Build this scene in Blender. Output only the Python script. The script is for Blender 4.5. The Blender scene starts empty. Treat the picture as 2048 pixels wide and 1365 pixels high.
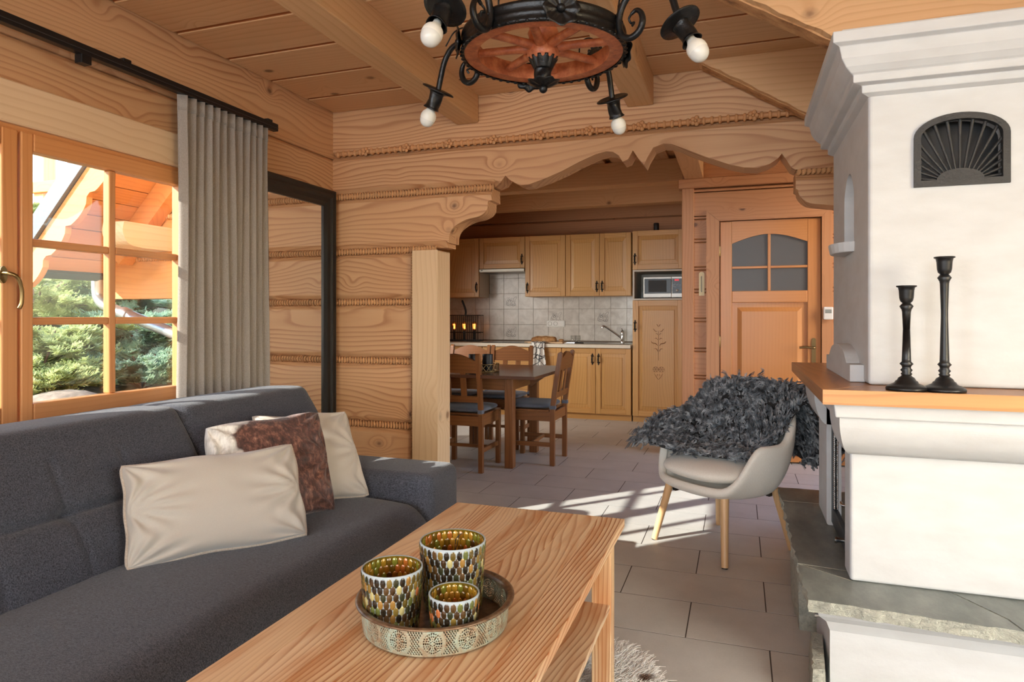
import bpy, bmesh, math, random
import numpy as np
from mathutils import Vector, Matrix, Euler

random.seed(7)
RNG = np.random.default_rng(11)
SC = bpy.context.scene
COL = SC.collection
PI = math.pi
R = math.radians

# ---------------------------------------------------------------- camera, world, sun, windows' daylight, exposure
cam_d = bpy.data.cameras.new('camera')
cam_d.sensor_width = 36.0
cam_d.lens = 1320.0 / 2048.0 * 36.0
cam_d.shift_y = -(682.5 - 632.0) / 2048.0
cam_d.clip_start = 0.05
cam_d.clip_end = 200
cam = bpy.data.objects.new('camera', cam_d)
cam.location = (0, 0, 1.2)
cam.rotation_euler = (R(90), 0, R(19))
COL.objects.link(cam)
SC.camera = cam

world = bpy.data.worlds.new('world')
SC.world = world
world.use_nodes = True
wn = world.node_tree.nodes
bg = wn['Background']
sky = wn.new('ShaderNodeTexSky')
sky.sky_type = 'NISHITA'
sky.sun_disc = False
sky.sun_elevation = R(27)
sky.sun_rotation = R(136)
sky.air_density = 1.0
sky.dust_density = 1.5
world.node_tree.links.new(sky.outputs[0], bg.inputs[0])
bg.inputs[1].default_value = 0.85

SUN_DIR = Vector((0.617, 0.644, -0.446)).normalized()
sun_d = bpy.data.lights.new('sun', 'SUN')
sun_d.energy = 12.0
sun_d.angle = R(0.6)
sun_d.color = (1.0, 0.94, 0.86)
sun = bpy.data.objects.new('sun', sun_d)
sun.rotation_euler = SUN_DIR.to_track_quat('-Z', 'Y').to_euler()
sun.location = (-6, -6, 6)
COL.objects.link(sun)

def area(name, loc, direction, sx, sy, watts, color=(1, 1, 1)):
    d = bpy.data.lights.new(name, 'AREA')
    d.shape = 'RECTANGLE'
    d.size, d.size_y = sx, sy
    d.energy = watts
    d.color = color
    o = bpy.data.objects.new(name, d)
    o.location = loc
    o.rotation_euler = Vector(direction).to_track_quat('-Z', 'Y').to_euler()
    COL.objects.link(o)
    return o
# daylight entering by the glazed doors behind the camera, the window of the right wall and the dining-side window
area('daylight_balcony_door', (-0.3, -4.40, 1.72), (0.0, 1, -0.05), 3.8, 1.3, 195, (0.80, 0.915, 1.0))
area('daylight_side_window', (2.52, -0.1, 1.4), (-1, 0.05, 0), 2.2, 1.7, 17, (0.78, 0.90, 1.0))
area('added_left_fill', (-2.62, -1.9, 1.45), (1, 0.35, 0), 1.8, 1.25, 125, (0.84, 0.93, 1.0))  # added fill light without a known window, brightens chimney side and armchair
area('daylight_dining_window', (-3.62, 5.6, 1.45), (1, 0.75, -0.55), 1.5, 0.95, 22, (1.0, 0.955, 0.88)).data.spread = R(105)

SC.view_settings.view_transform = 'Standard'
SC.view_settings.look = 'None'
SC.view_settings.exposure = 0.0
SC.view_settings.gamma = 1.0
SC.view_settings.use_curve_mapping = False
SC.cycles.use_denoising = True
SC.cycles.use_adaptive_sampling = True
SC.cycles.adaptive_threshold = 0.06
SC.cycles.use_light_tree = False
SC.cycles.max_bounces = 6
SC.cycles.diffuse_bounces = 4
SC.cycles.glossy_bounces = 3
SC.cycles.transparent_max_bounces = 16
SC.cycles.sample_clamp_indirect = 6.0
SC.cycles.caustics_reflective = False
SC.cycles.caustics_refractive = False

# ---------------------------------------------------------------- object helpers
def tag(o, label=None, cat=None, group=None, kind=None):
    if label: o['label'] = label
    if cat: o['category'] = cat
    if group: o['group'] = group
    if kind: o['kind'] = kind
    return o

def empty(name, loc=(0, 0, 0), rz=0.0, label=None, cat=None, group=None, kind=None, parent=None):
    o = bpy.data.objects.new(name, None)
    o.empty_display_size = 0.05
    o.location = loc
    o.rotation_euler = (0, 0, rz)
    COL.objects.link(o)
    if parent: o.parent = parent
    return tag(o, label, cat, group, kind)

def copy_tree(o, parent=None):
    c = o.copy()
    COL.objects.link(c)
    c.parent = parent
    for ch in list(o.children):
        copy_tree(ch, c)
    return c

class MB:
    """collects shapes; build() links them as one mesh object"""
    def __init__(s):
        s.v, s.f, s.sm = [], [], []
    def add(s, verts, faces, smooth=False):
        n = len(s.v)
        s.v.extend([tuple(p) for p in verts])
        s.f.extend([tuple(i + n for i in f) for f in faces])
        s.sm.extend([smooth] * len(faces))
        return s
    def box(s, x0, x1, y0, y1, z0, z1):
        return s.add([(x0, y0, z0), (x1, y0, z0), (x1, y1, z0), (x0, y1, z0), (x0, y0, z1), (x1, y0, z1), (x1, y1, z1), (x0, y1, z1)],
                     [(0, 3, 2, 1), (4, 5, 6, 7), (0, 1, 5, 4), (1, 2, 6, 5), (2, 3, 7, 6), (3, 0, 4, 7)])
    def prism(s, poly, axis, a, b, smooth=False):
        """polygon (p,q) swept along axis from a to b; p,q are the other two axes in x,y,z order"""
        n = len(poly)
        ar = sum(poly[i][0] * poly[(i + 1) % n][1] - poly[(i + 1) % n][0] * poly[i][1] for i in range(n))
        if (ar < 0) != (axis == 'y'):
            poly = poly[::-1]
        def P(p, q, t):
            return (t, p, q) if axis == 'x' else (p, t, q) if axis == 'y' else (p, q, t)
        vs = [P(p, q, a) for p, q in poly] + [P(p, q, b) for p, q in poly]
        k = len(s.f)
        s.add(vs, [tuple(range(n))[::-1], tuple(range(n, 2 * n))])
        s.add(vs, [(i, (i + 1) % n, n + (i + 1) % n, n + i) for i in range(n)], smooth)
        return s
    def tube(s, pts, r, n=10, caps=True, closed=False, flat=1.0):
        pts = [Vector(p) for p in pts]
        m = len(pts)
        rs = r if isinstance(r, (list, tuple)) else [r] * m
        vs, up = [], None
        for i, p in enumerate(pts):
            if closed:
                t = pts[(i + 1) % m] - pts[(i - 1) % m]
            else:
                t = pts[min(i + 1, m - 1)] - pts[max(i - 1, 0)]
            t = t.normalized() if t.length > 1e-9 else Vector((0, 0, 1))
            if up is None:
                up = Vector((0, 0, 1)) if abs(t.z) < 0.9 else Vector((1, 0, 0))
            a = t.cross(up)
            a = a.normalized() if a.length > 1e-6 else t.orthogonal().normalized()
            b = a.cross(t).normalized()
            up = b
            for k in range(n):
                an = 2 * PI * k / n
                vs.append(p + (a * math.cos(an) + b * math.sin(an) * flat) * rs[i])
        fs = []
        for i in range(m if closed else m - 1):
            j = (i + 1) % m
            for k in range(n):
                l = (k + 1) % n
                fs.append((i * n + k, i * n + l, j * n + l, j * n + k))
        s.add(vs, fs, True)
        if caps and not closed:
            s.add(vs[:n], [tuple(range(n))[::-1]])
            s.add(vs[-n:], [tuple(range(n))])
        return s
    def lathe(s, prof, n=24, c=(0, 0, 0), smooth=True, cap0=True, cap1=True, M=None):
        vs = []
        for r, z in prof:
            for k in range(n):
                a = 2 * PI * k / n
                vs.append(Vector((r * math.cos(a), r * math.sin(a), z)))
        if M is not None:
            vs = [M @ v for v in vs]
        vs = [(v[0] + c[0], v[1] + c[1], v[2] + c[2]) for v in vs]
        fs = []
        for i in range(len(prof) - 1):
            for k in range(n):
                l = (k + 1) % n
                fs.append((i * n + k, i * n + l, (i + 1) * n + l, (i + 1) * n + k))
        s.add(vs, fs, smooth)
        if cap0: s.add(vs[:n], [tuple(range(n))[::-1]])
        if cap1: s.add(vs[-n:], [tuple(range(n))])
        return s
    def sphere(s, c, r, n=12, m=8, sc=(1, 1, 1)):
        pr = []
        vs, fs = [], []
        for i in range(m + 1):
            t = -PI / 2 + PI * i / m
            for k in range(n):
                a = 2 * PI * k / n
                vs.append((c[0] + r * sc[0] * math.cos(t) * math.cos(a), c[1] + r * sc[1] * math.cos(t) * math.sin(a), c[2] + r * sc[2] * math.sin(t)))
        for i in range(m):
            for k in range(n):
                l = (k + 1) % n
                fs.append((i * n + k, i * n + l, (i + 1) * n + l, (i + 1) * n + k))
        return s.add(vs, fs, True)
    def grid(s, fn, nu, nv, smooth=True, close_u=False):
        vs = [fn(i / (nu if close_u else nu - 1), j / (nv - 1)) for j in range(nv) for i in range(nu)]
        fs = []
        for j in range(nv - 1):
            for i in range(nu if close_u else nu - 1):
                k = (i + 1) % nu
                fs.append((j * nu + i, j * nu + k, (j + 1) * nu + k, (j + 1) * nu + i))
        return s.add(vs, fs, smooth)
    def xform(s, M, start=0):
        s.v[start:] = [tuple(M @ Vector(p)) for p in s.v[start:]]
        return s
    def build(s, name, mat, parent=None, bevel=0.0, seg=2, loc=None, subsurf=0, solid=0.0, weld=False):
        me = bpy.data.meshes.new(name)
        me.from_pydata(s.v, [], s.f)
        me.polygons.foreach_set('use_smooth', s.sm)
        if weld:
            bm = bmesh.new(); bm.from_mesh(me)
            bmesh.ops.remove_doubles(bm, verts=bm.verts, dist=1e-5)
            bm.to_mesh(me); bm.free()
        me.update()
        o = bpy.data.objects.new(name, me)
        COL.objects.link(o)
        if mat: me.materials.append(mat)
        if parent: o.parent = parent
        if loc: o.location = loc
        if solid:
            m = o.modifiers.new('s', 'SOLIDIFY'); m.thickness = solid; m.offset = 0
        if bevel:
            m = o.modifiers.new('b', 'BEVEL'); m.width = bevel; m.segments = seg; m.limit_method = 'ANGLE'; m.angle_limit = R(40)
            m.harden_normals = False
        if subsurf:
            m = o.modifiers.new('ss', 'SUBSURF'); m.levels = m.render_levels = subsurf
        return o

def boxes(name, mat, parent, bevel, *bs):
    for b_ in bs: MB().box(*b_).build(name, mat, parent, bevel)

def box_obj(name, mat, parent, x0, x1, y0, y1, z0, z1, bevel=0.003):
    return MB().box(x0, x1, y0, y1, z0, z1).build(name, mat, parent, bevel)

def bez(pts, n=8, closed=False):
    """Catmull-Rom through the points"""
    pts = [Vector(p) for p in pts]
    out, m = [], len(pts)
    for i in range(m if closed else m - 1):
        p1, p2 = pts[i], pts[(i + 1) % m]
        p0 = pts[(i - 1) % m] if (closed or i > 0) else p1 * 2 - p2
        p3 = pts[(i + 2) % m] if (closed or i + 2 < m) else p2 * 2 - p1
        for k in range(n):
            t = k / n
            out.append(0.5 * ((2 * p1) + (p2 - p0) * t + (2 * p0 - 5 * p1 + 4 * p2 - p3) * t * t + (3 * p1 - p0 - 3 * p2 + p3) * t ** 3))
    if not closed: out.append(pts[-1])
    return out

def bez2(pts, n=6):
    return [(p[0], p[1]) for p in bez([(a, b, 0) for a, b in pts], n)]

def hair(name, mat, parent, strands, radii):
    """strands: array (n, k, 3); radii: k radius values root to tip"""
    n, k, _ = strands.shape
    cu = bpy.data.hair_curves.new(name)
    cu.add_curves([k] * n)
    cu.attributes['position'].data.foreach_set('vector', strands.reshape(-1).astype(np.float32))
    rad = cu.attributes.get('radius') or cu.attributes.new('radius', 'FLOAT', 'POINT')
    rad.data.foreach_set('value', np.tile(np.asarray(radii, dtype=np.float32), n))
    o = bpy.data.objects.new(name, cu)
    COL.objects.link(o)
    cu.materials.append(mat)
    if parent: o.parent = parent
    o['kind'] = 'stuff'
    return o

# ---------------------------------------------------------------- node helpers and materials
class T:
    def __init__(s, name):
        s.m = bpy.data.materials.new(name)
        s.m.use_nodes = True
        s.nt = s.m.node_tree
        s.b = s.nt.nodes['Principled BSDF']
    def n(s, t, ins=None, **props):
        nd = s.nt.nodes.new('ShaderNode' + t)
        for k, v in props.items(): setattr(nd, k, v)
        for k, v in (ins or {}).items(): s.set(nd.inputs[k], v)
        return nd
    def set(s, sock, v):
        if isinstance(v, bpy.types.NodeSocket): s.nt.links.new(v, sock)
        elif isinstance(v, bpy.types.Node): s.nt.links.new(v.outputs[0], sock)
        else:
            if isinstance(v, tuple) and len(v) == 3 and sock.type == 'RGBA': v = (*v, 1)
            sock.default_value = v
    def math(s, op, a, b=0.0, c=0.0, clamp=False):
        nd = s.nt.nodes.new('ShaderNodeMath'); nd.operation = op; nd.use_clamp = clamp
        for i, v in enumerate((a, b, c)): s.set(nd.inputs[i], v)
        return nd.outputs[0]
    def vmath(s, op, a, b=(0, 0, 0)):
        nd = s.nt.nodes.new('ShaderNodeVectorMath'); nd.operation = op
        s.set(nd.inputs[0], a)
        if op == 'SCALE': s.set(nd.inputs['Scale'], b)
        else: s.set(nd.inputs[1], b)
        return nd.outputs['Value'] if op in ('LENGTH', 'DOT_PRODUCT', 'DISTANCE') else nd.outputs[0]
    def mix(s, f, a, b, mode='MIX'):
        nd = s.nt.nodes.new('ShaderNodeMix'); nd.data_type = 'RGBA'; nd.blend_type = mode
        s.set(nd.inputs[0], f); s.set(nd.inputs[6], a); s.set(nd.inputs[7], b)
        return nd.outputs[2]
    def ramp(s, fac, stops, interp='LINEAR'):
        nd = s.nt.nodes.new('ShaderNodeValToRGB')
        nd.color_ramp.interpolation = interp
        e = nd.color_ramp.elements
        while len(e) > 1: e.remove(e[-1])
        for i, (p, c) in enumerate(stops):
            el = e[0] if i == 0 else e.new(p)
            el.position = p
            el.color = (c, c, c, 1) if isinstance(c, (int, float)) else (*c, 1)
        s.set(nd.inputs[0], fac)
        return nd.outputs[0]
    def noise(s, vec, scale, detail=2.0, rough=0.5, dist=0.0, out='Fac'):
        nd = s.n('TexNoise', {'Scale': scale, 'Detail': detail, 'Roughness': rough, 'Distortion': dist})
        if vec is not None: s.set(nd.inputs['Vector'], vec)
        return nd.outputs[out]
    def bump(s, h, strength=0.3, dist=0.01, normal=None):
        nd = s.n('Bump', {'Strength': strength, 'Distance': dist, 'Height': h})
        if normal is not None: s.set(nd.inputs['Normal'], normal)
        return nd.outputs[0]
    def obj(s):
        return s.n('TexCoord').outputs['Object']
    def rnd(s):
        return s.n('ObjectInfo').outputs['Random']
    def out(s, color=None, rough=None, metal=None, normal=None, **kw):
        b = s.b.inputs
        if color is not None: s.set(b['Base Color'], color)
        if rough is not None: s.set(b['Roughness'], rough)
        if metal is not None: s.set(b['Metallic'], metal)
        if normal is not None: s.set(b['Normal'], normal)
        for k, v in kw.items(): s.set(b[k.replace('_', ' ')], v)
        return s.m

def srgb(r, g, b):
    f = lambda c: (c / 255 / 12.92) if c / 255 <= 0.04045 else ((c / 255 + 0.055) / 1.055) ** 2.4
    return (f(r), f(g), f(b))

_cache = {}
PAL = {  # light, mid, dark ring, knot; line density, warp, line strength, roughness, knot amount
    'log':     (srgb(226, 180, 134), srgb(215, 164, 117), srgb(174, 114, 71), srgb(108, 72, 48), 36, 12.0, 0.85, 0.55, 1.0),
    'beam':    (srgb(228, 184, 136), srgb(219, 171, 121), srgb(198, 143, 92), srgb(122, 82, 52), 40, 5.0, 0.5, 0.55, 0.9),
    'plank':   (srgb(228, 184, 138), srgb(218, 170, 122), srgb(196, 138, 90), srgb(116, 78, 50), 44, 7.0, 0.5, 0.5, 1.1),
    'groove':  (srgb(198, 122, 72), srgb(188, 110, 62), srgb(168, 92, 48), srgb(120, 70, 40), 30, 4.0, 0.4, 0.5, 0.0),
    'spruce':  (srgb(204, 149, 104), srgb(193, 137, 94), srgb(170, 110, 70), srgb(96, 62, 40), 40, 5.0, 0.5, 0.5, 1.6),
    'pale':    (srgb(234, 204, 166), srgb(227, 193, 152), srgb(208, 166, 122), srgb(134, 92, 62), 36, 5.0, 0.5, 0.55, 0.7),
    'window':  (srgb(224, 158, 100), srgb(214, 146, 88), srgb(196, 124, 68), srgb(130, 74, 38), 60, 4.0, 0.45, 0.35, 0.0),
    'door':    (srgb(212, 149, 90), srgb(202, 137, 79), srgb(184, 117, 63), srgb(130, 74, 38), 50, 4.0, 0.35, 0.35, 0.0),
    'kitchen': (srgb(212, 163, 99), srgb(200, 149, 86), srgb(173, 119, 62), srgb(140, 90, 48), 46, 8.0, 0.5, 0.35, 0.0),
    'dining':  (srgb(148, 98, 58), srgb(132, 84, 48), srgb(102, 60, 34), srgb(70, 36, 20), 46, 5.0, 0.6, 0.3, 0.0),
    'diningtop': (srgb(98, 66, 50), srgb(86, 56, 42), srgb(68, 43, 32), srgb(50, 28, 20), 40, 5.0, 0.5, 0.22, 0.0),
    'coffee':  (srgb(243, 215, 175), srgb(235, 199, 151), srgb(172, 104, 58), srgb(120, 70, 38), 86, 26.0, 1.0, 0.36, 0.0),
    'mantel':  (srgb(188, 134, 84), srgb(174, 118, 70), srgb(142, 90, 50), srgb(90, 52, 28), 40, 9.0, 0.7, 0.32, 0.0),
    'mantel_lit_edge': (srgb(214, 164, 110), srgb(204, 150, 95), srgb(180, 122, 72), srgb(90, 52, 28), 40, 9.0, 0.6, 0.35, 0.0),
    'ash':     (srgb(234, 194, 146), srgb(226, 182, 132), srgb(208, 158, 106), srgb(150, 100, 60), 60, 4.0, 0.5, 0.4, 0.0),
    'outdoor': (srgb(226, 166, 104), srgb(216, 152, 92), srgb(194, 124, 68), srgb(120, 74, 42), 30, 6.0, 0.5, 0.6, 0.5),
}
def wood(kind, axis='x'):
    key = (kind, axis)
    if key in _cache: return _cache[key]
    L, M_, D, K, freq, amp, strength, rough, knots = PAL[kind]
    t = T('wood_%s_%s' % (kind, axis))
    rnd = t.rnd()
    off = t.vmath('SCALE', t.n('CombineXYZ', {0: rnd, 1: t.math('FRACT', t.math('MULTIPLY', rnd, 7.31)), 2: t.math('FRACT', t.math('MULTIPLY', rnd, 13.7))}).outputs[0], 23.0)
    p = t.vmath('ADD', t.obj(), off)
    st = {'x': (0.22, 1, 1), 'y': (1, 0.22, 1), 'z': (1, 1, 0.22)}[axis]
    ps = t.vmath('MULTIPLY', p, st)
    warp = t.noise(ps, 3.4, 1.5, 0.45)
    ax = {'x': (0, 0.62, 0.78), 'y': (0.62, 0, 0.78), 'z': (0.78, 0.62, 0)}[axis]
    lin = t.vmath('DOT_PRODUCT', p, ax)
    ph = t.math('ADD', t.math('MULTIPLY', lin, freq), t.math('MULTIPLY', warp, amp))
    kmask = None
    if knots > 0:
        kv = t.vmath('MULTIPLY', p, {'x': (0.8, 1, 1), 'y': (1, 0.8, 1), 'z': (1, 1, 0.8)}[axis])
        vo = t.n('TexVoronoi', {'Vector': kv, 'Scale': 3.4 * (0.7 + 0.3 * knots)}, feature='F1')
        dist = vo.outputs['Distance']
        bulge = t.math('POWER', t.math('SUBTRACT', 1.0, t.math('MULTIPLY', dist, 2.6), clamp=True), 2.0)
        ph = t.math('ADD', ph, t.math('MULTIPLY', bulge, 4.0))
        kmask = t.ramp(t.math('ADD', dist, t.math('MULTIPLY', t.math('SUBTRACT', t.noise(p, 30, 2), 0.5), 0.03)), [(0.0, 1.0), (0.055, 0.95), (0.075, 0.35), (0.12, 0.0)])
    fr = t.math('FRACT', ph)
    ring = t.ramp(fr, [(0.0, 0.0), (0.3, 0.05), (0.62, 0.28), (0.84, 1.0), (0.93, 0.85), (1.0, 0.0)])
    var = t.noise(ps, 1.7, 2.0, 0.6)
    fib = t.noise(t.vmath('MULTIPLY', p, {'x': (0.03, 1, 1), 'y': (1, 0.03, 1), 'z': (1, 1, 0.03)}[axis]), 190, 1.0)
    base = t.mix(t.ramp(var, [(0.3, 0.0), (0.7, 1.0)]), L, M_)
    s = t.math('MULTIPLY', t.math('MULTIPLY', ring, strength), t.ramp(t.noise(ps, 2.6, 1.0), [(0.25, 0.25), (0.65, 1.0)]))
    c = t.mix(s, base, D)
    c = t.mix(t.math('MULTIPLY', fib, 0.22), c, D)
    if kind == 'coffee':
        sv = t.vmath('MULTIPLY', p, {'x': (0.12, 1, 1), 'y': (1, 0.12, 1), 'z': (1, 1, 0.12)}[axis])
        c = t.mix(t.math('MULTIPLY', t.ramp(t.noise(sv, 13, 3.0, 0.6), [(0.50, 0.0), (0.66, 1.0)]), 0.62), c, srgb(190, 118, 62))
    if kmask is not None:
        c = t.mix(t.math('MULTIPLY', kmask, 0.9), c, K)
    hv = t.math('ADD', 0.93, t.math('MULTIPLY', rnd, 0.12))
    c = t.n('HueSaturation', {'Value': hv, 'Color': c}).outputs[0]
    t.out(c, rough)
    _cache[key] = t.m
    return t.m

def simple(name, col, rough=0.5, metal=0.0, bump=0.0, scale=60.0, var=0.0, **kw):
    if name in _cache: return _cache[name]
    t = T(name)
    c = col
    if var or bump:
        nz = t.noise(t.obj(), scale, 3.0, 0.55)
        if var:
            c = t.mix(t.math('MULTIPLY', t.ramp(nz, [(0.3, 0.0), (0.7, 1.0)]), 1.0), tuple(x * (1 - var) for x in col), tuple(min(1, x * (1 + var)) for x in col))
        if bump: kw['normal'] = t.bump(nz, bump, 0.01)
    t.out(c, rough, metal, **kw)
    _cache[name] = t.m
    return t.m

def fabric(name, c1, c2, scale=900.0, rough=0.9, sheen=0.3, big=0.0):
    if name in _cache: return _cache[name]
    t = T(name)
    o = t.obj()
    nz = t.noise(t.vmath('MULTIPLY', o, (1, 1, 0.5)), scale, 1.0, 0.6)
    nz2 = t.noise(t.vmath('MULTIPLY', o, (0.4, 1, 1)), scale * 0.6, 2.0, 0.6)
    f = t.ramp(t.math('ADD', t.math('MULTIPLY', nz, 0.5), t.math('MULTIPLY', nz2, 0.5)), [(0.35, 0.0), (0.65, 1.0)])
    c = t.mix(f, c1, c2)
    if big:
        c = t.mix(t.math('MULTIPLY', t.noise(o, 9, 3.0), big), c, tuple(x * 0.7 for x in c1))
    t.out(c, rough, normal=t.bump(f, 0.25, 0.002), Sheen_Weight=sheen)
    t.b.inputs['Specular IOR Level'].default_value = 0.15
    _cache[name] = t.m
    return t.m

def glass_mat(name, tint=(0.96, 0.98, 0.97), refl=1.0):
    if name in _cache: return _cache[name]
    t = T(name)
    tr = t.n('BsdfTransparent', {'Color': (*tint, 1)})
    gl = t.n('BsdfGlossy', {'Color': (1, 1, 1, 1), 'Roughness': 0.02})
    fc = t.n('LayerWeight', {'Blend': 0.5}).outputs['Facing']
    fr = t.math('ADD', 0.035, t.math('MULTIPLY', t.math('POWER', fc, 4.0), 0.8))
    mx = t.n('MixShader', {0: t.math('MULTIPLY', fr, refl), 1: tr.outputs[0], 2: gl.outputs[0]})
    t.nt.links.new(mx.outputs[0], t.nt.nodes['Material Output'].inputs[0])
    _cache[name] = t.m
    return t.m

def plaster_mat():
    t = T('white_plaster')
    o = t.obj()
    n1 = t.noise(o, 26, 4.0, 0.6)
    n2 = t.noise(t.vmath('MULTIPLY', o, (1, 1, 2.5)), 7, 3.0)
    c = t.mix(t.ramp(n2, [(0.3, 0.0), (0.7, 1.0)]), srgb(207, 208, 209), srgb(199, 199, 199))
    return t.out(c, 0.75, normal=t.bump(t.math('ADD', n1, n2), 0.12, 0.008))

def slate_mat():
    t = T('grey_green_slate')
    o = t.vmath('ADD', t.obj(), t.vmath('SCALE', t.n('CombineXYZ', {0: t.rnd(), 1: t.rnd(), 2: t.rnd()}).outputs[0], 9.0))
    n1 = t.noise(t.vmath('MULTIPLY', o, (1, 0.45, 1)), 9, 5.0, 0.65)
    n2 = t.noise(o, 45, 4.0, 0.6)
    c = t.ramp(n1, [(0.25, srgb(98, 104, 101)), (0.5, srgb(127, 132, 127)), (0.75, srgb(155, 159, 152))])
    return t.out(c, 0.42, normal=t.bump(t.math('ADD', n1, t.math('MULTIPLY', n2, 0.4)), 0.25, 0.006))

def slate_edge_mat():
    t = T('broken_slate_edge')
    o = t.obj()
    n1 = t.noise(o, 22, 5.0, 0.7)
    n2 = t.noise(t.vmath('MULTIPLY', o, (1, 1, 1.6)), 55, 4.0, 0.7, 1.2)
    c = t.ramp(n1, [(0.3, srgb(160, 161, 150)), (0.5, srgb(186, 186, 172)), (0.7, srgb(203, 202, 187))])
    c = t.mix(t.ramp(n2, [(0.34, 0.55), (0.46, 0.0)]), c, srgb(128, 128, 116))
    return t.out(c, 0.7, normal=t.bump(t.math('ADD', n1, n2), 0.9, 0.012))

def tile_mat():
    t = T('floor_tile_greige')
    o = t.vmath('ADD', t.obj(), t.vmath('SCALE', t.n('CombineXYZ', {0: t.rnd(), 1: t.rnd(), 2: t.rnd()}).outputs[0], 9.0))
    n1 = t.noise(o, 5, 4.0, 0.6)
    n2 = t.noise(o, 160, 2.0, 0.6)
    c = t.ramp(t.math('ADD', t.math('MULTIPLY', n1, 0.7), t.math('MULTIPLY', n2, 0.3)), [(0.3, srgb(188, 186, 182)), (0.7, srgb(205, 203, 199))])
    return t.out(c, 0.42, normal=t.bump(n2, 0.05, 0.002), Specular_IOR_Level=0.3)

M_PLASTER = plaster_mat()
M_SLATE = slate_mat()
M_SLATE_EDGE = slate_edge_mat()
M_TILE = tile_mat()
M_GROUT = simple('dark_grout', srgb(70, 62, 56), 0.9)
M_ROPE = simple('wood_wool_rope', srgb(210, 156, 106), 0.85, bump=0.5, scale=260.0, var=0.15)
M_CARVED = simple('carved_rope_wood', srgb(206, 148, 98), 0.6)
M_IRON = simple('black_wrought_iron', srgb(26, 25, 25), 0.34, 0.35, bump=0.15, scale=90.0)
M_BLACK = simple('black_painted', srgb(22, 22, 23), 0.38)
M_BLACKM = simple('matt_black_metal', srgb(30, 29, 29), 0.55, 0.2)
M_CHROME = simple('brushed_steel', srgb(200, 200, 198), 0.22, 1.0)
M_BRASS = simple('aged_brass', srgb(150, 128, 88), 0.35, 1.0)
M_MIRROR = simple('mirror_silver', (0.93, 0.93, 0.92), 0.0, 1.0)
M_GLASS = glass_mat('window_glass')
M_WHITE = simple('white_plastic', srgb(236, 234, 228), 0.4)

# ================================================================ the setting
def loft_y(mb, layers):
    """layers: list of (y, polygon of (x,z)), equal counts; closed solid"""
    n = len(layers[0][1])
    base = len(mb.v)
    vs = [(x, y, z) for y, poly in layers for x, z in poly]
    fs = [tuple(range(n)), tuple(range((len(layers) - 1) * n, len(layers) * n))[::-1]]
    for a in range(len(layers) - 1):
        for i in range(n):
            j = (i + 1) % n
            fs.append((a * n + j, a * n + i, (a + 1) * n + i, (a + 1) * n + j))
    mb.add(vs, fs)
    return mb

def fix_normals(o):
    bm = bmesh.new(); bm.from_mesh(o.data)
    bmesh.ops.recalc_face_normals(bm, faces=bm.faces)
    bm.to_mesh(o.data); bm.free()
    return o

def log_x(parent, x0, x1, y, z0, z1, depth=0.16, sgn=1, mat=None, ch=0.05, ci=0.042):
    """log along x; visible face at y, body towards +y*sgn"""
    s = sgn
    poly = [(y + s * depth, z0 + 0.006), (y + s * ci, z0 + 0.006), (y, z0 + ch), (y, z1 - ch), (y + s * ci, z1 - 0.006), (y + s * depth, z1 - 0.006)]
    return fix_normals(MB().prism(poly, 'x', x0, x1).build('log', mat or wood('log', 'x'), parent, 0.006, 2))

def log_y(parent, y0, y1, x, z0, z1, depth=0.18, sgn=-1, mat=None, ch=0.02, ci=0.014):
    s = sgn
    poly = [(x + s * depth, z0 + 0.004), (x + s * ci, z0 + 0.004), (x, z0 + ch), (x, z1 - ch), (x + s * ci, z1 - 0.004), (x + s * depth, z1 - 0.004)]
    return fix_normals(MB().prism(poly, 'y', y0, y1).build('log', mat or wood('log', 'y'), parent, 0.004, 2))

def rope(parent, p0, p1, r=0.027, pitch=0.021, skew=0.35, name='rope', up=(0, -1, 0), amp=0.6):
    """straw-wool rope pressed into a log joint: ridged and slanted"""
    p0, p1 = Vector(p0), Vector(p1)
    L = (p1 - p0).length
    t = (p1 - p0) / L
    b = Vector(up)
    a = t.cross(b).normalized()
    n, st = 8, 6
    cnt = max(2, int(L / pitch))
    vs, fs = [], []
    rg = random.Random(int(L * 1000) + int(p0.z * 100))
    amps = [rg.uniform(0.9, 1.05) for _ in range(cnt + 1)]
    rows = cnt * st + 1
    for i in range(rows):
        ph = (i % st) / st
        k = i // st
        rr = r * (1 - amp + amp * math.sin(PI * ph) ** 0.6) * (amps[min(k, cnt)] if 0 < ph else 1.0)
        for q in range(n):
            an = 2 * PI * q / n
            sh = skew * pitch * math.sin(an)
            vs.append(p0 + t * min(max(i * L / (rows - 1) + sh, 0), L) + (a * math.cos(an) * 1.0 + b * math.sin(an) * 0.8) * rr)
    for i in range(rows - 1):
        for q in range(n):
            l = (q + 1) % n
            fs.append((i * n + q, i * n + l, (i + 1) * n + l, (i + 1) * n + q))
    mb = MB().add(vs, fs, True)
    return fix_normals(mb.build(name, M_ROPE, parent))

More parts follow.
